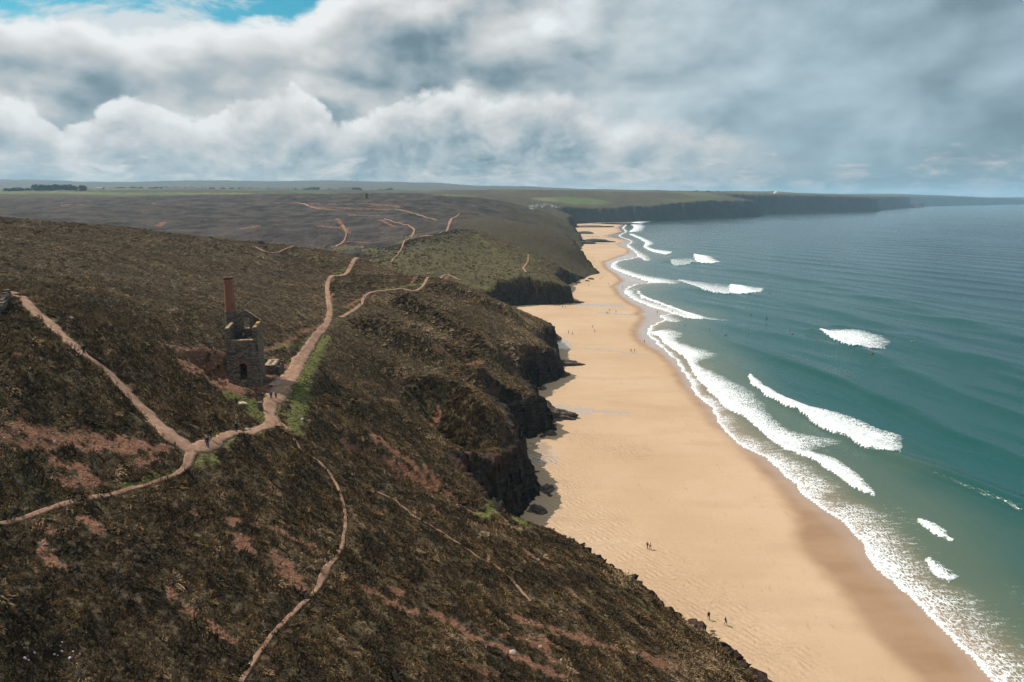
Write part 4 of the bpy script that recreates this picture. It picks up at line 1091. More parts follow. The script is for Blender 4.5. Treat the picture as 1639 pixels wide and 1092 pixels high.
# ------------------------------------------------------------------ ruined engine house
def masonry(name, dark, light, mortar, scale=2.0, brick=False, lichen=0.0):
    m_, t = new_mat(name)
    if brick:
        b = t.node('ShaderNodeTexBrick'); t.l.new(t.mapping(t.node('ShaderNodeTexCoord').outputs['UV'], (1, 1, 1)), b.inputs[0])
        b.inputs['Scale'].default_value = 1.0; b.inputs['Color1'].default_value = (*dark, 1); b.inputs['Color2'].default_value = (*light, 1); b.inputs['Mortar'].default_value = (*mortar, 1)
        b.inputs['Mortar Size'].default_value = 0.012; b.inputs['Brick Width'].default_value = 0.25; b.inputs['Row Height'].default_value = 0.09
        c = b.outputs[0]; hh = t.sub(1.0, b.outputs[1])
    else:
        q_ = t.mapping(t.obj, (1, 1, 1.9))
        v1 = t.node('ShaderNodeTexVoronoi', feature='F1'); t.l.new(q_, v1.inputs['Vector']); v1.inputs['Scale'].default_value = scale
        v2 = t.node('ShaderNodeTexVoronoi', feature='DISTANCE_TO_EDGE'); t.l.new(q_, v2.inputs['Vector']); v2.inputs['Scale'].default_value = scale
        sp = t.node('ShaderNodeSeparateColor'); t.l.new(v1.outputs['Color'], sp.inputs[0])
        c = t.mix(sp.outputs[0], dark, light)
        c = t.mix(t.ss(v2.outputs['Distance'], 0.06, 0.01), c, mortar)
        hh = t.ss(v2.outputs['Distance'], 0.0, 0.12)
    st = t.noise(t.obj, 0.5, 5, 0.65)
    c = t.mix(t.mul(t.ss(st, 0.5, 0.7), 0.5), c, tuple(0.45 * k for k in dark))
    if lichen: c = t.mix(t.mul(t.ss(t.noise(t.obj, 1.6, 4, 0.6), 0.45, 0.6), lichen), c, (0.42, 0.24, 0.06))
    t.l.new(c, t.bsdf.inputs['Base Color']); t.bsdf.inputs['Roughness'].default_value = 0.92
    bump(t, t.add(hh, t.mul(t.noise(t.obj, 6, 4, 0.6), 0.5)), 0.8, 0.08)
    return m_
M_rubble = masonry('rubble granite', (0.065, 0.048, 0.037), (0.24, 0.185, 0.145), (0.12, 0.09, 0.07), 2.0)
M_cope = masonry('weathered coping', (0.28, 0.20, 0.12), (0.42, 0.32, 0.21), (0.2, 0.15, 0.1), 1.6, lichen=0.55)
M_orange = masonry('lichened coping', (0.40, 0.22, 0.05), (0.52, 0.32, 0.10), (0.25, 0.15, 0.06), 1.6, lichen=0.8)
M_brick = masonry('red chimney brick', (0.33, 0.115, 0.062), (0.46, 0.18, 0.10), (0.20, 0.12, 0.09), brick=True)
M_archb = simple('red arch brick', (0.27, 0.095, 0.055), 0.9, 0.35, 5.0, 0.04)
M_iron = simple('dull iron grille', (0.30, 0.31, 0.32), 0.5, 0.2, 4.0)

hx, hy = HOUSE
TH = R(13)
hz0 = 35.9
hs = empty('engine_house', (hx, hy, hz0), TH)
tag(hs, 'roofless ruined stone engine house with tall brick-topped chimney on the terrace', 'ruin')
Wd, Dp, TK = 6.6, 8.6, 1.0
hw, hd = Wd / 2, Dp / 2

def ragged(bm, amp, zmin, step=0.7, seed=1):
    """break up long edges and roughen the outline above zmin"""
    for _ in range(3):
        es = [e for e in bm.edges if e.calc_length() > step * 1.6]
        if not es: break
        bmesh.ops.subdivide_edges(bm, edges=es, cuts=1, use_grid_fill=True)
    r_ = random.Random(seed)
    for v in bm.verts:
        k = 1.0 if v.co.z > zmin else 0.25
        v.co += Vector((r_.gauss(0, 0.018), r_.gauss(0, 0.018), r_.gauss(0, amp * k)))
def wall(name, prof, y0, y1, rotz, loc, holes, mat, zmin, amp=0.07, seed=1, parent=hs):
    """wall from an (x, z) outline, thickness along local y, openings cut right through"""
    bm = bmesh.new(); add_prism(bm, prof, y0, y1)
    o = bm_obj(name, bm, mat)
    cs = []
    for hp, cx in holes:
        b2 = bmesh.new(); add_prism(b2, [(x_ + cx, z_) for x_, z_ in hp], y0 - 0.5, y1 + 0.5); cs.append(bm_obj('c', b2, None))
    if cs: cut(o, cs)
    bm = bmesh.new(); bm.from_mesh(o.data)
    bmesh.ops.triangulate(bm, faces=[f_ for f_ in bm.faces if len(f_.verts) > 4])
    r_ = random.Random(seed)
    bmesh.ops.bisect_plane(bm, geom=bm.verts[:] + bm.edges[:] + bm.faces[:], plane_co=(0, 0, zmin), plane_no=(0, 0, 1))
    for xx in np.arange(min(p[0] for p in prof) + 0.6, max(p[0] for p in prof), 0.6):
        bmesh.ops.bisect_plane(bm, geom=bm.verts[:] + bm.edges[:] + bm.faces[:], plane_co=(xx, 0, 0), plane_no=(1, 0, 0))
    zt = max(p[1] for p in prof)
    for v in bm.verts:
        if v.co.z > zmin + 0.05: v.co.z += r_.gauss(0, amp)
    bm.to_mesh(o.data); bm.free()
    M4 = Matrix.Translation(loc) @ Matrix.Rotation(rotz, 4, 'Z')
    o.data.transform(M4); o.parent = parent
    if mat not in list(o.data.materials): o.data.materials.clear(); o.data.materials.append(mat)
    return o
ZS, ZB, ZE, ZA = 13.0, 10.2, 13.1, 15.7
# bob wall facing the camera, arched plug doorway
front = wall('front_wall', [(-hw + TK, -0.6), (hw - TK, -0.6), (hw - TK, ZB), (-hw + TK, ZB)], -hd + 0.06, -hd + 1.3, 0, (0, 0, 0), [(arch(1.5, 1.3, 5.4), -0.1)], M_rubble, ZB - 0.3, 0.05, 2)
left = wall('left_wall', [(-hd, -0.6), (hd - TK, -0.6), (hd - TK, ZS), (-hd, ZS - 0.1)], -TK / 2, TK / 2, R(90), (-hw + TK / 2, 0, 0), [(arch(0.9, 3.4, 5.6), 0.6)], M_rubble, ZS - 0.4, 0.08, 3)
right = wall('right_wall', [(-hd, -0.6), (hd - TK, -0.6), (hd - TK, ZS), (-hd, ZS - 0.05)], -TK / 2, TK / 2, R(90), (hw - TK / 2, 0, 0),
             [(arch(0.8, 3.7, 6.0), -0.9), (arch(0.8, 3.7, 6.0), 1.9), (arch(0.7, 1.2, 3.4), -0.3), (arch(0.7, 9.3, 10.8), 0.4), (arch(0.6, 11.3, 12.3), -3.0)], M_rubble, ZS - 0.4, 0.07, 4)
rear = wall('rear_gable_wall', [(-hw, -0.6), (hw, -0.6), (hw, ZE), (0.05, ZA), (-hw, ZE)], -TK / 2, TK / 2, 0, (0, hd - TK / 2, 0),
            [(arch(1.25, 11.6, 13.9), 0.15), (arch(0.5, 9.9, 10.7), -0.75), (arch(1.0, 7.6, 9.7), 0.55), (arch(1.2, 1.0, 4.0), 0.2)], M_rubble, ZE - 0.3, 0.06, 5)
rear['label'] = 'gabled rear wall with arched upper window'
front['label'] = 'low front wall with arched opening'
# copings, one slab after another
def coping(p0, p1, width, mat, th=0.14, seed=0, step=0.8):
    """course of loose slabs from p0 to p1 (local), joined as one weathered course"""
    r_ = random.Random(seed); bm = bmesh.new()
    p0, p1 = Vector(p0), Vector(p1); d = p1 - p0; L = d.length; n = max(1, int(L / step)); d.normalize()
    q_ = d.to_track_quat('X', 'Z').to_matrix()
    for k in range(n):
        c_ = p0 + d * (L * (k + 0.5) / n) + Vector((0, 0, th / 2 + r_.uniform(0, 0.05)))
        add_box(bm, c_, (L / n * r_.uniform(0.86, 0.97), width * r_.uniform(0.82, 1.04), th * r_.uniform(0.8, 1.5)), q_)
    return bm_obj('coping', bm, mat, hs)
coping((-hw + TK, -hd + 0.68, ZB), (hw - TK, -hd + 0.68, ZB), 1.15, M_cope, 0.16, 6)
coping((hw - TK / 2, -hd, ZS), (hw - TK / 2, hd - TK, ZS), 0.8, M_orange, 0.16, 7)['label'] = 'orange lichened top of the right wall'
coping((-hw + TK / 2, -hd, ZS), (-hw + TK / 2, hd - TK, ZS), 0.75, M_cope, 0.12, 8)
coping((0.05, hd - TK / 2, ZA + 0.02), (hw, hd - TK / 2, ZE + 0.02), 0.6, M_cope, 0.12, 9)
coping((-hw, hd - TK / 2, ZE + 0.02), (0.05, hd - TK / 2, ZA + 0.02), 0.5, M_rubble, 0.1, 10)
# brick arch over the plug doorway: voussoirs
bm = bmesh.new()
for k in range(15):
    a = math.pi * (k + 0.5) / 15
    rot_ = Matrix.Rotation(-(a - math.pi / 2), 3, 'Y')
    add_box(bm, (-0.1 + 0.96 * math.cos(a), -hd + 0.05, 4.65 + 0.96 * math.sin(a)), (0.18, 0.12, 0.36), rot_)
bm_obj('brick_arch', bm, M_archb, hs)
bm = bmesh.new()
for k in range(9):
    a = math.pi * (k + 0.5) / 9
    add_box(bm, (0.15 + 0.74 * math.cos(a), hd - TK - 0.02, 13.27 + 0.74 * math.sin(a)), (0.2, 0.1, 0.22), Matrix.Rotation(-(a - math.pi / 2), 3, 'Y'))
bm_obj('window_arch', bm, M_cope, hs)
bm = bmesh.new(); add_box(bm, (0.15, hd - TK / 2, 11.55), (1.5, 1.16, 0.12)); bm_obj('window_sill', bm, M_cope, hs)
# rubble infill below the doorway
bm = bmesh.new(); add_box(bm, (-0.1, -hd + 0.62, 0.75), (1.3, 0.8, 1.5)); bm_obj('blocked_doorway', bm, M_cope, hs)
# string of putlog stones on the front
# timber lintel stubs on the right wall windows
for y_, z_ in ((-3.0, 12.45), (0.4, 10.95)):
    bm = bmesh.new(); add_box(bm, (hw + 0.02, y_, z_), (0.14, 1.05, 0.18)); bm_obj('lintel', bm, M_cope, hs)
# chimney at the rear left corner
def uv_lathe(name, prof, c, mat, seg=28):
    bm = bmesh.new(); rings = add_lathe(bm, prof, seg, c)
    uvl = bm.loops.layers.uv.new('UVMap')
    for f_ in bm.faces:
        for lp in f_.loops:
            a = math.atan2(lp.vert.co.y - c[1], lp.vert.co.x - c[0]) % (2 * math.pi)
            fc_ = math.atan2(f_.calc_center_median().y - c[1], f_.calc_center_median().x - c[0]) % (2 * math.pi)
            if a < 0.3 and fc_ > 5: a += 2 * math.pi
            if a > 6 and fc_ < 0.5: a -= 2 * math.pi
            lp[uvl].uv = (a * 1.05, lp.vert.co.z)
    return bm_obj(name, bm, mat, hs)
cc = (-hw + 0.15, hd + 0.35)
base = uv_lathe('chimney_base', [(1.55, -0.8), (1.48, 5), (1.38, 10), (1.27, 15.4), (1.10, 15.4)], cc, M_rubble)
stack = uv_lathe('chimney_stack', [(1.16, 15.35), (1.05, 18.5), (0.93, 21.9), (1.0, 22.0), (1.0, 22.25), (0.93, 22.35), (0.92, 22.7), (1.0, 22.75), (0.99, 23.05), (0.70, 23.05), (0.70, 20.0)], cc, M_brick)
bm = bmesh.new(); add_lathe(bm, [(0.985, 22.62), (1.03, 22.66), (1.03, 22.95), (0.985, 22.99)], 28, cc)
bm_obj('chimney_rim', bm, simple('sooty brick rim', (0.07, 0.035, 0.028), 0.9, 0.3, 3.0), stack)
# iron tie bar and stay (the thin line running back from the gable)
# fallen masonry inside
bm = bmesh.new(); add_box(bm, (0.1, 0.4, 0.3), (4.3, 5.4, 1.2)); bm_obj('rubble_floor', bm, M_rubble, hs)

# low walled shaft with an iron grille beside the house
sx_, sy_, sz_ = on_level(438.5, 594, 36) + (35.9,)
sw_ = empty('walled_shaft', (sx_, sy_, sz_), R(9)); tag(sw_, 'low stone walled mine shaft with grille top right of the engine house', 'shaft')
bm = bmesh.new(); add_box(bm, (-0.35, -2.6, 1.0), (2.5, 0.6, 2.2)); bm_obj('front_wall', bm, M_rubble, sw_)
bm = bmesh.new(); add_box(bm, (-1.35, 0.3, 1.02), (0.5, 5.2, 2.2)); bm_obj('side_wall', bm, M_rubble, sw_)
bm = bmesh.new(); add_box(bm, (0.65, 0.3, 0.98), (0.5, 5.2, 2.2)); bm_obj('side_wall', bm, M_rubble, sw_)
bm = bmesh.new(); add_box(bm, (-0.35, 3.2, 1.0), (2.5, 0.6, 2.2)); bm_obj('rear_wall', bm, M_rubble, sw_)
bm = bmesh.new()
for x_, y_, a_, b_ in [(-1.2, 0.3, 0.75, 6.2), (0.3, 0.3, 0.7, 6.2), (-0.45, -2.5, 0.75, 0.9), (-0.45, 2.9, 0.75, 0.9)]: add_box(bm, (x_, y_, 2.16), (a_, b_, 0.14))
bm_obj('coping', bm, M_cope, sw_)
gr = bpy.data.objects.new('grille', None); C.objects.link(gr); gr.parent = sw_
for k in range(7):
    bm = bmesh.new(); add_box(bm, (-0.45, -1.9 + k * 0.72, 2.12), (0.8, 0.16, 0.05)); bm_obj('grille_bar', bm, M_iron, gr)
for x_ in (-0.72, -0.18):
    bm = bmesh.new(); add_box(bm, (x_, 0.25, 2.075), (0.07, 5.0, 0.04)); bm_obj('grille_bar', bm, M_iron, gr)
for k, (y_, h_) in enumerate([(-2.4, 1.9), (-1.0, 1.5), (0.6, 1.7), (2.2, 2.2), (3.1, 1.8)]):
    bm = bmesh.new(); add_box(bm, (1.55, y_, h_ / 2 - 0.1), (0.45, 0.55, h_)); bm_obj('pillar', bm, M_rubble, sw_)
bm = bmesh.new(); add_box(bm, (1.55, 0.3, 0.5), (0.4, 6.0, 1.1)); bm_obj('outer_wall', bm, M_rubble, sw_)

# puddle on the track
M_pud, t = new_mat('muddy puddle')
t.bsdf.inputs['Base Color'].default_value = (0.20, 0.075, 0.035, 1); t.bsdf.inputs['Roughness'].default_value = 0.22; t.bsdf.inputs['IOR'].default_value = 1.33; t.bsdf.inputs['Specular IOR Level'].default_value = 0.3
pw = [on_level(u, v, 36.05) for u, v in [(429, 616), (437, 610), (446, 605), (452, 603), (459, 605), (456, 608), (450, 610), (449, 613), (444, 616), (437, 617)]]
pr = resample(np.array(pw + pw[:1]), 0.4)[:-1]
cx_, cy_ = pr.mean(0); zz = float(np.max(sample(LZ0, pr[:, 0], pr[:, 1]))) + 0.02
bm = bmesh.new()
top = [bm.verts.new((a - cx_, b - cy_, 0.0)) for a, b in pr]; low = [bm.verts.new((a - cx_, b - cy_, -0.25)) for a, b in pr]
bm.faces.new(top); bm.faces.new(low[::-1])
for k in range(len(pr)): bm.faces.new((top[k], low[k], low[(k + 1) % len(pr)], top[(k + 1) % len(pr)]))
pd = bm_obj('puddle', bm, M_pud); pd.location = (cx_, cy_, zz); tag(pd, 'rust red rain puddle on the track beside the engine house', 'puddle')

# ------------------------------------------------------------------ stones, posts, walls
M_slate, t = new_mat('sea slate')
q_ = t.mapping(t.obj, (0.4, 0.4, 1.8), (R(20), R(12), 0)); n_ = t.noise(q_, 1.3, 7, 0.66)
c = t.mix(t.ss(n_, 0.3, 0.7), (0.020, 0.017, 0.014), (0.125, 0.095, 0.072)); c = t.mix(t.mul(t.ss(t.noise(t.obj, 0.5, 4), 0.5, 0.7), 0.5), c, (0.12, 0.085, 0.055))
t.l.new(c, t.bsdf.inputs['Base Color']); t.bsdf.inputs['Roughness'].default_value = 0.85; bump(t, n_, 0.9, 0.4)
M_redstone = simple('reddish hillside stone', (0.23, 0.13, 0.095), 0.95, 0.4, 1.6, 0.1)
M_pale = simple('pale stone', (0.42, 0.32, 0.26), 0.9, 0.25, 2.0, 0.05)
M_wood = simple('grey weathered wood', (0.13, 0.10, 0.075), 0.85, 0.3, 6.0, 0.01)
def rock_mesh(name, dims, seed, mat, sub=3, rough=0.35):
    bm = bmesh.new(); bmesh.ops.create_icosphere(bm, subdivisions=sub, radius=1.0)
    P = np.array([v.co[:] for v in bm.verts])
    d = 1 + rough * 1.6 * fbm(P[:, 0] * 1.1 + seed * 3.1 + P[:, 2], P[:, 1] * 1.1 - seed + P[:, 2] * 0.7, 3, 241) + rough * 0.5 * ridged(P[:, 0] * 2.6 + seed, P[:, 1] * 2.6 + P[:, 2] * 2.1, 3, 251)
    P = P * d[:, None] * np.array(dims)[None, :] * 0.5
    P[:, 2] = np.where(P[:, 2] < -dims[2] * 0.2, -dims[2] * 0.2 + (P[:, 2] + dims[2] * 0.2) * 0.3, P[:, 2])
    for v, p_ in zip(bm.verts, P): v.co = p_
    return bm_obj(name, bm, mat)
def rock(name, u, v, z, dims, rz, seed, label, cat='rock', mat=None, sub=3, land_=False, group=None):
    if land_: x_, y_, z = ground(u, v)
    else: x_, y_ = on_level(u, v, z)
    o = rock_mesh(name, dims, seed, mat or M_slate, sub); o.location = (x_, y_, z); o.rotation_euler = (0, 0, rz)
    return tag(o, label, cat, group)
G = 'dark rocks on the sand'
rock('rock_reef', 862, 664, 0.8, (14, 17, 10.0), 0.3, 1, 'large dark rock reef at the cliff foot reaching onto the sand', group=G, sub=4)
rock('rock_reef', 890, 668, 0.7, (15, 9, 5.0), -0.25, 2, 'pointed seaward end of the large rock reef', group=G, sub=4)
rock('rock_ledge', 840, 688, 0.8, (13, 10, 5.5), 0.2, 3, 'square dark ledge left of the large reef', group=G, sub=4)
rock('rock_spit', 905, 583, 1.0, (14, 7, 2.8), 0.1, 4, 'flat tapering rock spit at the foot of the first headland', group=G, sub=4)
rock('rock_spit', 880, 600, 1.0, (15, 9, 3.2), -0.2, 5, 'low rock shelf below the first headland cliff', group=G, sub=4)
rock('boulder', 881, 542, 1.2, (11, 9, 5), 0.2, 6, 'lone rounded outcrop beyond the first headland', group=G)
rock('rock_ledge', 830, 702, 0.8, (7, 3.4, 1.4), 0.1, 7, 'low rocks beside the green tide pool', group=G)
rock('boulder', 840, 722, 0.8, (3.4, 3.2, 1.3), 0.4, 8, 'smooth brown boulder in the tide pool', group=G)
rock('boulder', 830, 738, 0.8, (3.2, 2.4, 1.4), 0.9, 9, 'black boulder just below the tide pool', group=G)
rock('boulder', 828, 750, 0.8, (4.0, 3.0, 1.8), 0.2, 10, 'wide black rock at the cliff foot below the tide pool', group=G)
rock('boulder', 838, 768, 0.8, (1.6, 1.0, 0.7), 0.2, 11, 'small black rock alone on the pale sand', group=G)
rock('rock_spit', 847, 783, 0.8, (6.2, 2.6, 1.8), 0.15, 12, 'thin black rock finger jutting onto the sand', group=G)
rock('boulder', 836, 800, 0.8, (1.8, 1.2, 0.9), 0.3, 13, 'small rock just under the black rock finger', group=G)
rock('boulder', 829, 809, 0.8, (2.0, 1.6, 1.0), 0.8, 14, 'rock at the edge of the cliff shadow', group=G)
rock('boulder', 827, 842, 0.8, (1.4, 1.0, 0.6), 0.4, 15, 'small rock inside the cliff shadow on the sand', group=G)
rock('boulder', 853, 705, 0.8, (1.8, 0.9, 0.5), 0.1, 16, 'sliver of rock lying seaward of the tide pool', group=G)
rock('rock_spit', 900, 484, 1.0, (26, 10, 3.2), 0.05, 17, 'long low reef below the second headland', group=G, sub=4)
for k, (u, v, s_, lab) in enumerate([(912, 449, 17, 'leftmost of the rocks under the second headland'), (925, 446, 12, 'middle of the rocks under the second headland'), (935, 441, 9, 'farther rock under the second headland tip'), (946, 447, 6, 'outermost small rock under the second headland'), (925, 453, 5, 'nearest small rock under the second headland'), (940, 450, 4, 'tiny rock among those under the second headland')]):
    rock('boulder', u, v, 1.0, (s_, s_ * 0.8, s_ * 0.42), k * 0.7, 20 + k, lab, group=G)
rock('rock_spit', 950, 387, 1.2, (60, 30, 9), 0.05, 30, 'long dark rock spur under the third headland', group=G, sub=4)
rock('rock_spit', 930, 390, 1.2, (45, 34, 8), 0.3, 31, 'inner part of the dark rock spur under the third headland', group=G, sub=4)
rock('rock_spit', 932, 374, 1.2, (50, 40, 9), 0.1, 32, 'far reef behind the third headland', group=G, sub=4)
rock('rock_spit', 945, 363.5, 1.2, (120, 60, 7), 0.1, 33, 'flat reef at the far end of the beach', group=G, sub=4)
rock('rock_spit', 985, 358.5, 0.8, (120, 80, 8), 0.1, 34, 'reef where the far cliffs meet the beach', group=G, sub=4)
sx0 = at_range(1447, 331, 6300)
for k, (u, d_, lab) in enumerate([(1424, (150, 110, 50), 'low broken rock off the farthest headland'), (1455, (260, 160, 80), 'humped sea stack standing off the farthest headland'), (1405, (130, 120, 90), 'stub of rock touching the farthest headland')]):
    x_, y_, _ = at_range(u, 331, 6000)
    o = rock_mesh('sea_stack', d_, 40 + k, M_slate, 3); o.location = (x_, y_, 0); tag(o, lab, 'rock')
rock('boulder', 377, 616, 0, (2.6, 1.5, 1.3), 0.1, 50, 'reddish flat-topped boulder left of the engine house front', 'boulder', M_redstone, land_=True)
rock('boulder', 385, 613.5, 0, (1.2, 0.9, 0.9), 0.6, 51, 'small dark boulder against the engine house corner', 'boulder', M_redstone, land_=True)
rock('boulder', 113, 509.5, 0, (0.9, 0.6, 0.5), 0.2, 52, 'white stone lying in the heather on the left hill', 'boulder', M_pale, 2, True)
rock('boulder', 384, 646, 0, (2.4, 1.3, 0.5), 0.1, 53, 'pale slab on the turf below the engine house', 'boulder', M_pale, 2, True)
rock('boulder', 395, 688, 0, (1.2, 0.7, 0.5), 0.1, 54, 'pale stone above the hollow by the lower track', 'boulder', M_pale, 2, True)
for k, (u, v, s_, lab) in enumerate([(300, 562, 1.5, 'red boulder at the top of the scree'), (322, 575, 1.3, 'red boulder in the middle of the scree'), (340, 590, 1.6, 'red boulder low on the scree near the house'), (352, 578, 1.2, 'red boulder beside the chimney'), (310, 590, 1.4, 'red boulder at the left foot of the scree'), (356, 602, 1.3, 'red boulder at the foot of the scree against the house'), (405, 622, 0.9, 'flat red stone in front of the house'), (398, 624, 0.8, 'second flat red stone in front of the house')]):
    rock('boulder', u, v, 0, (s_ * 0.75, s_ * 0.6, s_ * 0.42), k * 1.1, 60 + k, lab, 'boulder', M_redstone, 2, True)
r5 = random.Random(31)
for k in range(22):
    i_ = r5.randrange(9, 30); a_, b_ = COAST[i_], COAST[i_ + 1]; f_ = r5.random()
    x_, y_ = a_[0] + (b_[0] - a_[0]) * f_ + r5.uniform(0.5, 5.0), a_[1] + (b_[1] - a_[1]) * f_ + r5.uniform(-2, 1)
    s_ = r5.uniform(1.2, 4.2)
    o = rock_mesh('boulder', (s_ * 1.3, s_, s_ * 0.75), 80 + k, M_slate, 3); o.location = (x_, y_, 0.9); o.rotation_euler = (0, 0, r5.random() * 6)
    tag(o, 'dark boulder tumbled along the foot of the near cliffs', 'rock', 'boulders along the cliff foot')
# stone pillar by the track
px_, py_, pz_ = ground(417, 656)
pl_ = empty('stone_pillar', (px_, py_, pz_), 0.2); tag(pl_, 'squat dark stone pillar beside the fork in the track', 'pillar')
r2 = random.Random(4)
for k in range(5):
    bm = bmesh.new(); add_box(bm, (r2.uniform(-.03, .03), r2.uniform(-.03, .03), 0.12 + k * 0.31), (0.85 * r2.uniform(.9, 1.05), 0.8 * r2.uniform(.9, 1.05), 0.29)); bmesh.ops.bevel(bm, geom=bm.edges[:], offset=0.05, segments=1, affect='EDGES')
    bm_obj('stone', bm, M_rubble, pl_)
# marker post at the junction
px_, py_, pz_ = ground(281, 720)
bm = bmesh.new(); add_box(bm, (0, 0, 0.5), (0.16, 0.16, 1.2)); bmesh.ops.bevel(bm, geom=[e for e in bm.edges], offset=0.03, segments=1, affect='EDGES')
po = bm_obj('marker_post', bm, M_wood); po.location = (px_, py_, pz_); tag(po, 'short wooden marker post where the hill path meets the junction', 'post')
# ruined wall at the left edge
r2 = random.Random(9)
A_ = np.array(ground(14, 478)[:2]); B_ = np.array(ground(-30, 560)[:2])
wl = empty('ruined_wall', (A_[0], A_[1], float(sample(LZ, *A_)))); tag(wl, 'dark ruined stone wall end at the left edge above the hill path', 'wall')
n = 12
for k in range(n):
    for j in range(4):
        c_ = A_ + (B_ - A_) * (k + 0.5 * (j % 2)) / n * 0.5
        z_ = float(sample(LZ, *c_)) - wl.location.z + 0.2 + j * 0.42
        if j == 3 and r2.random() < 0.4: continue
        bm = bmesh.new(); s_ = Vector((0.9, 0.7, 0.4)) * r2.uniform(0.85, 1.15)
        add_box(bm, (0, 0, 0), s_); bmesh.ops.bevel(bm, geom=bm.edges[:], offset=0.06, segments=1, affect='EDGES')
        o = bm_obj('stone', bm, M_rubble, wl); o.location = (c_[0] - A_[0], c_[1] - A_[1], z_); o.rotation_euler = (r2.gauss(0, .08), r2.gauss(0, .08), math.atan2(*(B_ - A_)[::-1]) + r2.gauss(0, .1))

# ------------------------------------------------------------------ people
def skinned(name, joints, edges, root=0, sub=1):
    """one continuous surface grown from a skeleton: joints {key: (x, y, z, r[, r2])}"""
    keys = list(joints); ix = {k: i for i, k in enumerate(keys)}
    me = bpy.data.meshes.new(name); me.from_pydata([joints[k][:3] for k in keys], [(ix[a], ix[b]) for a, b in edges], [])
    o = bpy.data.objects.new(name, me); C.objects.link(o)
    md = o.modifiers.new('s', 'SKIN'); md.use_smooth_shade = True
    if not me.skin_vertices: me.skin_vertices.new(name='')
    for k, sv in zip(keys, me.skin_vertices[0].data):
        j = joints[k]; sv.radius = (j[3], j[4] if len(j) > 4 else j[3]); sv.use_root = (k == keys[root])
    o.modifiers.new('d', 'SUBSURF').levels = sub
    bpy.context.view_layer.update()
    m2 = bpy.data.meshes.new_from_object(o.evaluated_get(bpy.context.evaluated_depsgraph_get()))
    bpy.data.objects.remove(o); bpy.data.meshes.remove(me)
    m2.polygons.foreach_set('use_smooth', [True] * len(m2.polygons)); m2.name = name
    return m2

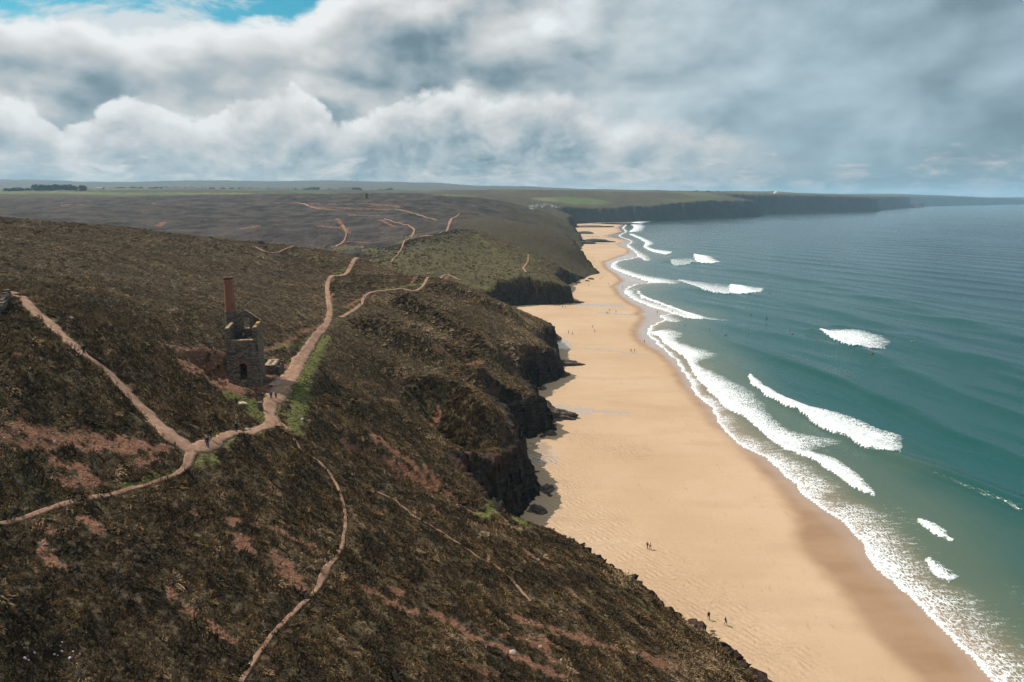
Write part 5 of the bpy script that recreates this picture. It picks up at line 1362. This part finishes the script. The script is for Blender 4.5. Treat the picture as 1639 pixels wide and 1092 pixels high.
def figure(pose):
    """meshes of a person about 1.74 m tall facing -y: body, jacket, trousers, hair"""
    st = {'stand': (0.04, 0.0, 0.08), 'walk': (0.26, 0.22, 0.22), 'prone': (0, 0, 0), 'sit': (0, 0, 0)}[pose]
    s_, arm, _ = st
    J = {}
    J['pelvis'] = (0, 0, 0.94, .115, .10); J['waist'] = (0, 0, 1.08, .12, .095); J['chest'] = (0, 0.0, 1.28, .15, .105); J['neckb'] = (0, 0.01, 1.44, .065); J['neck'] = (0, 0.0, 1.50, .05); J['head'] = (0, -0.015, 1.60, .082, .095); J['crown'] = (0, 0.0, 1.68, .07, .08)
    for sd, sg in (('l', 1), ('r', -1)):
        f_ = sg * s_
        J['hip' + sd] = (.095 * sg, 0, 0.90, .092); J['knee' + sd] = (.10 * sg, -f_ * 0.55 - 0.02, 0.49, .062); J['ankle' + sd] = (.10 * sg, -f_ * 0.9 + (0.05 if f_ < 0 else 0), 0.085 + (0.05 if f_ < -0.1 else 0), .042); J['toe' + sd] = (.12 * sg, -f_ * 0.9 - 0.17, 0.04, .036)
        J['sh' + sd] = (.185 * sg, 0.01, 1.38, .062); J['el' + sd] = (.235 * sg, f_ * 0.6 + 0.03, 1.11, .046); J['wr' + sd] = (.245 * sg, f_ * 0.9 - 0.06, 0.88, .032); J['hand' + sd] = (.245 * sg, f_ * 0.95 - 0.08, 0.79, .034, .022); J['fing' + sd] = (.24 * sg, f_ * 0.95 - 0.10, 0.72, .022, .014)
    E = [('pelvis', 'waist'), ('waist', 'chest'), ('chest', 'neckb'), ('neckb', 'neck'), ('neck', 'head'), ('head', 'crown')]
    for sd in 'lr': E += [('pelvis', 'hip' + sd), ('hip' + sd, 'knee' + sd), ('knee' + sd, 'ankle' + sd), ('ankle' + sd, 'toe' + sd), ('chest', 'sh' + sd), ('sh' + sd, 'el' + sd), ('el' + sd, 'wr' + sd), ('wr' + sd, 'hand' + sd), ('hand' + sd, 'fing' + sd)]
    if pose in ('prone', 'sit'):
        for k, j in list(J.items()):
            x_, y_, z_ = j[:3]; rest = j[3:]
            if pose == 'prone': y2, z2 = -(z_ - 0.9), 0.14 + y_ * 0.4 + max(0, z_ - 1.05) * 0.32
            else:
                if k[:3] in ('hip',): y2, z2 = 0.0, 0.14
                elif k[:3] in ('kne',): y2, z2 = -0.30, 0.12; x_ *= 2.2
                elif k[:3] in ('ank', 'toe'): y2, z2 = -0.30, -0.28 if k[0] == 'a' else -0.36; x_ *= 2.4
                else: y2, z2 = y_ - 0.06 * (z_ - 0.9), z_ - 0.80
            J[k] = (x_, y2, z2, *rest)
    body = skinned('person_body', J, E)
    def infl(keys, k_, dz=0): return {a: (*J[a][:3], *[q + k_ for q in J[a][3:]]) for a in keys}
    jk = infl(['waist', 'chest', 'neckb', 'shl', 'ell', 'wrl', 'shr', 'elr', 'wrr'], 0.024); jk['hem'] = (*J['pelvis'][:3], .15, .125)
    jacket = skinned('jacket', jk, [('hem', 'waist'), ('waist', 'chest'), ('chest', 'neckb'), ('chest', 'shl'), ('shl', 'ell'), ('ell', 'wrl'), ('chest', 'shr'), ('shr', 'elr'), ('elr', 'wrr')])
    tk = infl(['pelvis', 'hipl', 'kneel', 'anklel', 'hipr', 'kneer', 'ankler'], 0.018)
    trousers = skinned('trousers', tk, [('pelvis', 'hipl'), ('hipl', 'kneel'), ('kneel', 'anklel'), ('pelvis', 'hipr'), ('hipr', 'kneer'), ('kneer', 'ankler')])
    hx_, hy_, hz_ = J['crown'][:3]; q_ = J['head'][:3]
    hair = skinned('hair', {'a': (hx_, hy_ + (0.03 if pose != 'prone' else 0), hz_ - 0.03, .088, .095), 'b': (hx_, hy_ + 0.01, hz_ + 0.015, .075, .08)}, [('a', 'b')])
    return dict(body=body, jacket=jacket, trousers=trousers, hair=hair)
FIG = {p_: figure(p_) for p_ in ('stand', 'walk', 'prone', 'sit')}
def backpack_mesh():
    bm = bmesh.new(); add_box(bm, (0, 0.19, 1.22), (0.28, 0.16, 0.42)); bmesh.ops.bevel(bm, geom=bm.edges[:], offset=0.04, segments=2, affect='EDGES')
    me = bpy.data.meshes.new('backpack'); bm.to_mesh(me); bm.free(); return me
PACK = backpack_mesh()
def board_mesh():
    bm = bmesh.new(); n = 14; rows = []
    for k in range(n + 1):
        t_ = k / n; y_ = -1.05 + 2.1 * t_; w_ = 0.27 * math.sin(math.pi * min(max(0.5 * (t_ ** 0.75) * 1.95, 0.02), 0.985)) ** 0.6; z_ = 0.02 + 0.14 * max(0, 0.35 - t_) ** 2 * 4
        rows.append([bm.verts.new((x_ * w_, y_, z_ + dz)) for x_, dz in ((-1, 0), (-.5, .03), (0, .04), (.5, .03), (1, 0), (.5, -.03), (-.5, -.03))])
    for a, b in zip(rows[:-1], rows[1:]):
        for k in range(7): bm.faces.new((a[k], a[(k + 1) % 7], b[(k + 1) % 7], b[k]))
    bm.faces.new(rows[0][::-1]); bm.faces.new(rows[-1])
    me = bpy.data.meshes.new('surfboard'); bmesh.ops.recalc_face_normals(bm, faces=bm.faces); bm.to_mesh(me); bm.free()
    me.polygons.foreach_set('use_smooth', [True] * len(me.polygons)); return me
BOARD = board_mesh()
CLOTH = {k: simple('cloth ' + k, c_, 0.85, 0.15, 8.0) for k, c_ in dict(black=(.018, .018, .02), navy=(.02, .03, .075), blue=(.05, .10, .30), red=(.32, .035, .03), white=(.66, .66, .65), grey=(.20, .21, .22), jeans=(.04, .075, .15), khaki=(.22, .17, .10), teal=(.03, .16, .20), pink=(.45, .14, .17), green=(.16, .22, .03), brown=(.09, .055, .03), yellow=(.5, .35, .05)).items()}
M_skin = simple('skin', (.42, .25, .18), 0.6, 0.1, 4.0)
M_hairs = {k: simple('hair ' + k, c_, 0.8, 0.15, 20.0) for k, c_ in dict(dark=(.02, .014, .01), fair=(.22, .14, .06), white=(.6, .6, .58)).items()}
M_board = {'white': simple('white surfboard', (.7, .7, .68), 0.35, 0.05), 'yellow': simple('yellow surfboard', (.6, .42, .06), 0.35, 0.05), 'blue': simple('blue surfboard', (.06, .2, .42), 0.35, 0.05)}

def use(me, name, mat, parent):
    o = bpy.data.objects.new(name, me)
    if not me.materials: me.materials.append(None)
    C.objects.link(o); o.parent = parent
    o.material_slots[0].link = 'OBJECT'; o.material_slots[0].material = mat
    return o
def person(loc, rz, label, pose='walk', top='black', legs='black', hair='dark', scale=1.0, pack=None, group=None, cap=None):
    r_ = empty('person', loc, rz); r_.scale = (scale,) * 3
    f_ = FIG[pose]
    use(f_['body'], 'body', M_skin if pose in ('walk', 'stand') else CLOTH['black'], r_)
    if pose in ('walk', 'stand'):
        use(f_['jacket'], 'jacket', CLOTH[top], r_); use(f_['trousers'], 'trousers', CLOTH[legs], r_)
    else: use(f_['jacket'], 'wetsuit', CLOTH[top], r_)
    use(f_['hair'], 'hat' if cap else 'hair', CLOTH[cap] if cap else M_hairs[hair], r_)
    if pack and pose in ('walk', 'stand'): use(PACK, 'backpack', CLOTH[pack], r_)
    return tag(r_, label, 'person', group)

def on_path(u, v):
    x_, y_, z_ = ground(u, v); return (x_, y_, float(sample(LZ0, x_, y_)) - 0.03)
GW = 'walkers on the cliff paths'
person(on_path(434.5, 640), R(200), 'walker in dark clothes with pale blue pack, left of the pair below the engine house', 'walk', 'navy', 'black', pack='blue', group=GW)
person(on_path(442, 639.5), R(190), 'walker in a pale grey top, right of the pair below the engine house', 'walk', 'grey', 'black', 'fair', group=GW)
person(on_path(333, 719), R(20), 'walker in a navy jacket and blue jeans standing at the path junction', 'walk', 'navy', 'jeans', group=GW)
person(on_path(338, 706), R(170), 'black clad walker just behind the one at the junction', 'walk', 'black', 'brown', pack='black', group=GW)
person(on_path(379, 693), R(150), 'walker with a white cap half hidden in the hollow', 'stand', 'black', 'black', cap='white', group=GW)
person(on_path(135, 571), R(-30), 'dark clad walker with a pack alone on the hill path', 'walk', 'black', 'navy', pack='black', group=GW)
person(on_path(577, 489), R(160), 'nearer of the two walkers on the headland coast path', 'walk', 'black', 'black', group=GW)
person(on_path(583, 479), R(160), 'walker in a white top on the headland coast path', 'walk', 'white', 'grey', 'fair', group=GW)

def on_beach(u, v):
    x_, y_ = on_level(u, v, 0.7)
    for _ in range(3):
        z_ = float(beach_height(shore_dist(np.array([x_]), np.array([y_])))[0]); x_, y_ = on_level(u, v, z_)
    return (x_, y_, max(z_, -0.3) + 0.03)
GB = 'people walking on the beach'
BEACH = [(1134, 992, 'walk', 'black', 'black', 'nearest beach walker, all in black, carrying a dark pack', 'black'), (1161, 1001, 'walk', 'black', 'grey', 'second nearest beach walker, in dark clothes, to the right of the first', None),
 (1036, 879, 'walk', 'red', 'navy', 'beach walker in a dull red top, left of the pair on the rippled sand', None), (1040.5, 879, 'walk', 'white', 'black', 'beach walker in a white top, right of the pair on the rippled sand', None),
 (970.3, 503, 'stand', 'black', 'grey', 'left of the dark pair standing on the damp sand streak', None), (972.8, 502.3, 'stand', 'brown', 'black', 'right of the dark pair standing on the damp sand streak', None),
 (975.8, 498, 'stand', 'green', 'green', 'figure in yellow green on the damp sand streak', None), (985.8, 500.5, 'walk', 'grey', 'black', 'lone grey figure right of the green one', None), (1051.9, 501, 'walk', 'red', 'red', 'figure in red at the edge of the wash', None),
 (948.6, 525, 'walk', 'navy', 'black', 'lone walker in navy in the middle of the beach', None), (951.9, 532, 'walk', 'grey', 'navy', 'walker in grey just below the one in navy', None), (909.9, 534, 'walk', 'black', 'black', 'black clad walker left of a pair near the headland foot', 'black'),
 (916.3, 536, 'walk', 'black', 'grey', 'grey trousered walker right of a pair near the headland foot', None), (1031.4, 549, 'walk', 'blue', 'pink', 'paddler in a blue top on the wet sand', None), (1009.9, 563.5, 'stand', 'black', 'brown', 'left of the two people beside the runnel on the sand', None),
 (1015.6, 563.5, 'stand', 'red', 'black', 'person in red right of the two beside the runnel', None), (900.5, 493, 'walk', 'brown', 'black', 'left walker below the long reef', None), (905, 493, 'walk', 'pink', 'grey', 'right walker below the long reef', None),
 (942, 457.5, 'walk', 'red', 'black', 'walker in red beyond the rocks of the second headland', None), (974, 456.3, 'walk', 'pink', 'grey', 'walker in pink at the edge of the far wet sand', None), (996.5, 460, 'walk', 'navy', 'black', 'dark walker on the far wet sand near the wash', None),
 (960.4, 447.5, 'walk', 'black', 'black', 'left of two dark walkers on the far sand', None), (964, 446, 'walk', 'navy', 'black', 'right of two dark walkers on the far sand', None), (948, 414.5, 'walk', 'black', 'black', 'tiny walker close to the dark cliff tip', None),
 (951, 419, 'walk', 'brown', 'black', 'tiny walker just below the one by the cliff tip', None), (960, 418.8, 'walk', 'red', 'black', 'tiny walker in red on the far sand', None), (965.3, 419.6, 'walk', 'black', 'grey', 'tiny dark walker at the far waterline', None),
 (978.5, 384, 'walk', 'black', 'black', 'tiny walker below the far runnel', None), (963.5, 378.3, 'walk', 'grey', 'black', 'tiny walker above the far runnel', None), (1076, 500.8, 'walk', 'black', 'black', 'bather in black standing in the shallow wash', None),
 (865, 519, 'walk', 'brown', 'black', 'walker left of a pair behind the first headland', None), (868.5, 519, 'walk', 'black', 'black', 'walker right of a pair behind the first headland', None), (882, 522.5, 'walk', 'navy', 'black', 'walker above the lone outcrop', None), (862, 639, 'walk', 'white', 'blue', 'walker in a white top by the cliff foot near the large reef', None)]
for k, (u, v, po_, tp, lg, lab, pk) in enumerate(BEACH):
    person(on_beach(u, v), R((k * 67) % 360), lab, po_, tp, lg, ('dark', 'fair')[k % 3 == 0], 0.97 + 0.06 * ((k * 7) % 5) / 5, pk, GB)
GS = 'surfers out in the water'
SURF = [(1096, 519.5, 'inmost surfer by the small white breaker'), (1135.3, 530, 'surfer left of the dark group in the shallows'), (1161, 538.5, 'darkest surfer closest to the main breaker'), (1198, 532, 'surfer in a blue suit between the breakers'), (1202, 503.7, 'surfer on the flat water beyond the far breaker'),
 (1227, 510, 'upper of two surfers in line on the flat water'), (1226.6, 519, 'lower of two surfers in line on the flat water'), (1264, 527, 'left surfer near the isolated white breaker'), (1269, 535.4, 'surfer just below the one left of the isolated breaker'), (1104, 459.4, 'surfer inside the far curling wave'),
 (1177.6, 473, 'surfer at the white end of the far wave'), (1196.5, 476, 'left of two surfers off the far wave'), (1206, 475.5, 'right of two surfers off the far wave'), (1242.8, 467.4, 'right surfer beyond the end of the far wave'), (1232, 468.7, 'left surfer beyond the end of the far wave'),
 (1460, 549.7, 'outermost surfer right of the isolated white breaker'), (1396, 574, 'surfer on the face below the isolated white breaker')]
def sea_z(x_, y_):
    a = (math.atan2(x_, y_) - R(5.5)) / (R(48) - R(5.5)) * 559; b = math.log(math.hypot(x_, y_) / 62) / math.log(24000 / 62) * 1119
    return float(sz[int(round(b)), int(round(a))])
for k, (u, v, lab) in enumerate(SURF):
    x_, y_ = on_level(u, v, 0.3); z_ = sea_z(x_, y_)
    rz_ = R(40 + (k * 53) % 90)
    bo = use(BOARD, 'surfboard', M_board[('white', 'yellow', 'blue')[k % 3]], None); bo.location = (x_, y_, z_ + 0.06); bo.rotation_euler = (0, 0, rz_); bo.scale = (1.15,) * 3
    tag(bo, 'surfboard under the ' + lab, 'surfboard', 'boards of the surfers')
    person((x_, y_, z_ + 0.10), rz_, lab, ('prone', 'sit')[k % 2], 'navy' if k == 3 else 'black', 'black', group=GS)

# ------------------------------------------------------------------ far buildings, wood, landmarks
M_white = simple('white render', (.55, .54, .52), 0.8, 0.08, 0.5); M_cream = simple('cream render', (.55, .48, .38), 0.8, 0.1, 0.5)
M_roof = simple('grey slate roof', (.12, .12, .125), 0.7, 0.15, 0.5); M_pane = simple('dark window', (.03, .035, .04), 0.2, 0.1, 1.0)
def house_parts(w, d, h):
    out = []
    bm = bmesh.new(); add_prism(bm, [(-w / 2, -1.5), (w / 2, -1.5), (w / 2, h), (0, h + w * 0.38 - 0.2), (-w / 2, h)], -d / 2, d / 2); out.append(('wall', bm, None))
    bm = bmesh.new()
    for s_ in (-1, 1):
        a = [(s_ * (w / 2 + 0.4), h - 0.25), (0, h + w * 0.38)]; add_prism(bm, [a[0], a[1], (a[1][0], a[1][1] + 0.3), (a[0][0], a[0][1] + 0.3)], -d / 2 - 0.3, d / 2 + 0.3)
    out.append(('roof', bm, M_roof))
    bm = bmesh.new(); add_box(bm, (0, d / 2 - 0.8, h + w * 0.38 + 0.4), (0.9, 0.7, 1.8)); out.append(('chimney', bm, M_roof))
    for z_ in ((1.5, 4.0) if h > 4.5 else (1.5,)):
        for x_ in (-w / 4, w / 4):
            bm = bmesh.new(); add_box(bm, (x_, -d / 2 - 0.02, z_), (1.3, 0.1, 1.2)); out.append(('window', bm, M_pane))
    return out
HP = []
for (w, d, h) in ((9, 13, 5.2), (8, 18, 3.2), (11, 12, 5.6)):
    pr_ = []
    for nm, bm, mt in house_parts(w, d, h):
        me = bpy.data.meshes.new(nm); bmesh.ops.recalc_face_normals(bm, faces=bm.faces); bm.to_mesh(me); bm.free(); me.materials.append(mt or M_white); pr_.append((nm, me, mt))
    HP.append(pr_)
def far_house(x_, y_, rz, kind, label, group, cream=False, sc_=1.0):
    o = empty('house', (x_, y_, float(sample(LZ, x_, y_)) + 0.2), rz); o.scale = (sc_,) * 3
    for nm, me, mt in HP[kind]:
        c_ = bpy.data.objects.new(nm, me); C.objects.link(c_); c_.parent = o
        if nm == 'wall' and cream: c_.material_slots[0].link = 'OBJECT'; c_.material_slots[0].material = M_cream
    return tag(o, label, 'house', group)
r3 = random.Random(21)
def far_xy(u, Y):
    x_, y_, _ = bearing(u, 306); return x_ / y_ * Y, Y
k = 0
for (u0, u1, n_, Y0, where) in [(255, 330, 15, 3350, 'beyond the green fields'), (386, 470, 16, 3500, 'above the dark heath left of the far ruin'), (524, 562, 8, 3300, 'behind the far ruin on the skyline')]:
    for j in range(n_):
        u = u0 + (u1 - u0) * (j + r3.random() * 0.7) / n_
        x_, y_ = far_xy(u, Y0 + r3.uniform(-160, 160))
        far_house(x_, y_, R(r3.uniform(-40, 40)), r3.randrange(3), 'tiny pale house ' + where, 'far houses ' + where, r3.random() < 0.3, 1.15)
x_, y_ = far_xy(160, 2700); far_house(x_, y_, R(75), 1, 'long white barn right of the dark wood', None, False, 1.9)
for j, (u, v) in enumerate([(850, 331), (856, 329.5), (861, 331), (866, 329), (872, 330), (876, 328.6), (880, 329.4), (885, 331), (889, 331.5), (868, 332), (858, 333), (847, 333), (852, 335), (892, 332.5)]):
    g_ = ground(u, v)
    far_house(g_[0], g_[1], R(r3.uniform(-60, 60)), r3.randrange(3), 'small house of the village in the far cove', 'village houses in the far cove', r3.random() < 0.7, 0.75)

# dark wood on the skyline: one mass of foliage
M_leaf = simple('wood foliage', (.035, .048, .018), 0.9, 0.4, 0.08)
def wood_mesh(name, blobs, nleaf, s_, label):
    V = []; r_ = np.random.default_rng(5)
    for (x_, y_, rx, h_) in blobs:
        z_ = float(sample(LZ, x_, y_))
        p_ = r_.normal(size=(nleaf, 3)); p_ /= np.linalg.norm(p_, axis=1)[:, None]; p_ *= r_.random(nleaf)[:, None] ** 0.35
        c_ = np.c_[x_ + p_[:, 0] * rx, y_ + p_[:, 1] * rx, z_ + h_ * 0.45 + p_[:, 2] * h_ * 0.55]
        a = r_.normal(size=(nleaf, 3)) * s_; b = r_.normal(size=(nleaf, 3)) * s_
        V.append(np.stack([c_ - a, c_ + b, c_ + a, c_ - b], 1))
    V = np.concatenate(V).reshape(-1, 3); fc = np.arange(len(V)).reshape(-1, 4)
    return tag(grid_mesh(name, V, fc, None, [M_leaf], False), label, 'wood', None, 'stuff')
bl = []
for j in range(46):
    x_, y_ = far_xy(52 + 84 * r3.random(), 2400 + r3.uniform(-60, 60)); bl.append((x_, y_, 9, 17 + r3.uniform(-3, 3)))
for j in range(16):
    x_, y_ = far_xy(8 + 40 * r3.random(), 2450 + r3.uniform(-50, 50)); bl.append((x_, y_, 8, 9 + r3.uniform(-2, 2)))
wood_mesh('far_wood', bl, 120, 1.6, 'dark wood standing on the left skyline')
bl = []
for (u0, u1, n_, Y0, h_) in [(495, 510, 8, 3600, 16), (545, 580, 14, 3700, 14), (608, 626, 8, 3700, 13), (330, 390, 14, 3900, 10), (640, 800, 24, 4200, 10), (470, 500, 8, 3800, 9), (940, 1160, 30, 4400, 9), (160, 260, 18, 3700, 9)]:
    for j in range(n_):
        x_, y_ = far_xy(u0 + (u1 - u0) * r3.random(), Y0 + r3.uniform(-80, 80)); bl.append((x_, y_, 12, h_ + r3.uniform(-3, 3)))
wood_mesh('far_hedgerow', bl, 70, 2.0, 'low dark trees and hedges along the far plateau')

# roofless tower of a second mine on the skyline
g_ = ground(586.5, 317.5)
tw = empty('mine_tower', (g_[0], g_[1], g_[2] - 0.5), R(20)); tag(tw, 'small square ruined mine tower on the heath skyline', 'ruin')
kf = math.hypot(g_[0], g_[1]) / 1400
for s_, ax in ((-1, 0), (1, 0), (-1, 1), (1, 1)):
    bm = bmesh.new()
    if ax == 0: add_box(bm, (0, s_ * 2.1 * kf, 5 * kf), (5.2 * kf, 0.8 * kf, 10.4 * kf))
    else: add_box(bm, (s_ * 2.2 * kf, 0, 4.8 * kf), (0.78 * kf, 3.4 * kf, 10 * kf))
    o = bm_obj('wall', bm, M_rubble, tw)
for z_ in (3, 7):
    bm = bmesh.new(); add_box(bm, (0, -2.52 * kf, z_ * kf), (1.2 * kf, 0.1 * kf, 1.8 * kf)); bm_obj('window', bm, M_pane, tw)
# white radar dome on the far cliffs
x_, y_ = far_xy(1242, 3950); z_ = float(sample(LZ, x_, y_))
dm = empty('radar_dome', (x_, y_, z_)); tag(dm, 'white radar dome on the far cliff top', 'dome')
bm = bmesh.new(); add_lathe(bm, [(13 * math.cos(a), 3 + 13 * math.sin(a)) for a in np.linspace(-0.25, 1.55, 12)], 24); bm_obj('dome_shell', bm, M_white, dm, True)
bm = bmesh.new(); add_lathe(bm, [(11, -3), (11, 1.2), (12.4, 1.4)], 24); bm_obj('plinth', bm, M_rubble, dm)
# obelisk on the highest hill
x_, y_ = far_xy(573, 8400); z_ = float(sample(LZ, x_, y_))
ob = empty('hilltop_monument', (x_, y_, z_)); tag(ob, 'tiny stone monument on the highest blue hill', 'monument')
bm = bmesh.new(); add_lathe(bm, [(4.5, -3), (4.2, 4), (2.8, 4.4), (2.0, 26), (1.0, 30)], 6); bm_obj('shaft', bm, M_rubble, ob)
bm = bmesh.new(); add_box(bm, (0, 0, 22), (11, 2.6, 3.4)); bm_obj('crossbar', bm, M_rubble, ob)

# ------------------------------------------------------------------ sea haze
bm = bmesh.new()
x0, x1, y0, y1, z0, z1 = -13500, 25000, -120, 25000, -8, 330
vs = [bm.verts.new(c_) for c_ in [(x0, y0, z0), (x1, y0, z0), (x1, y1, z0), (x0, y1, z0), (x0, y0, z1), (x1, y0, z1), (x1, y1, z1), (x0, y1, z1)]]
for f_ in [(3, 2, 1, 0), (4, 5, 6, 7), (0, 1, 5, 4), (1, 2, 6, 5), (2, 3, 7, 6), (3, 0, 4, 7)]: bm.faces.new([vs[i] for i in f_])
me = bpy.data.meshes.new('haze'); bm.to_mesh(me); bm.free()
hz = bpy.data.objects.new('haze', me); C.objects.link(hz)
mh = bpy.data.materials.new('haze'); mh.use_nodes = True
T = NT(mh.node_tree); T.n.clear()
ho = T.node('ShaderNodeOutputMaterial'); hv_ = T.node('ShaderNodeVolumePrincipled')
hv_.inputs['Color'].default_value = (0.48, 0.76, 0.96, 1); hv_.inputs['Density'].default_value = 6e-5; hv_.inputs['Anisotropy'].default_value = 0.2
T.l.new(hv_.outputs[0], ho.inputs['Volume'])
me.materials.append(mh)
tag(hz, 'thin blue sea haze over the far coast', 'haze', None, 'stuff')
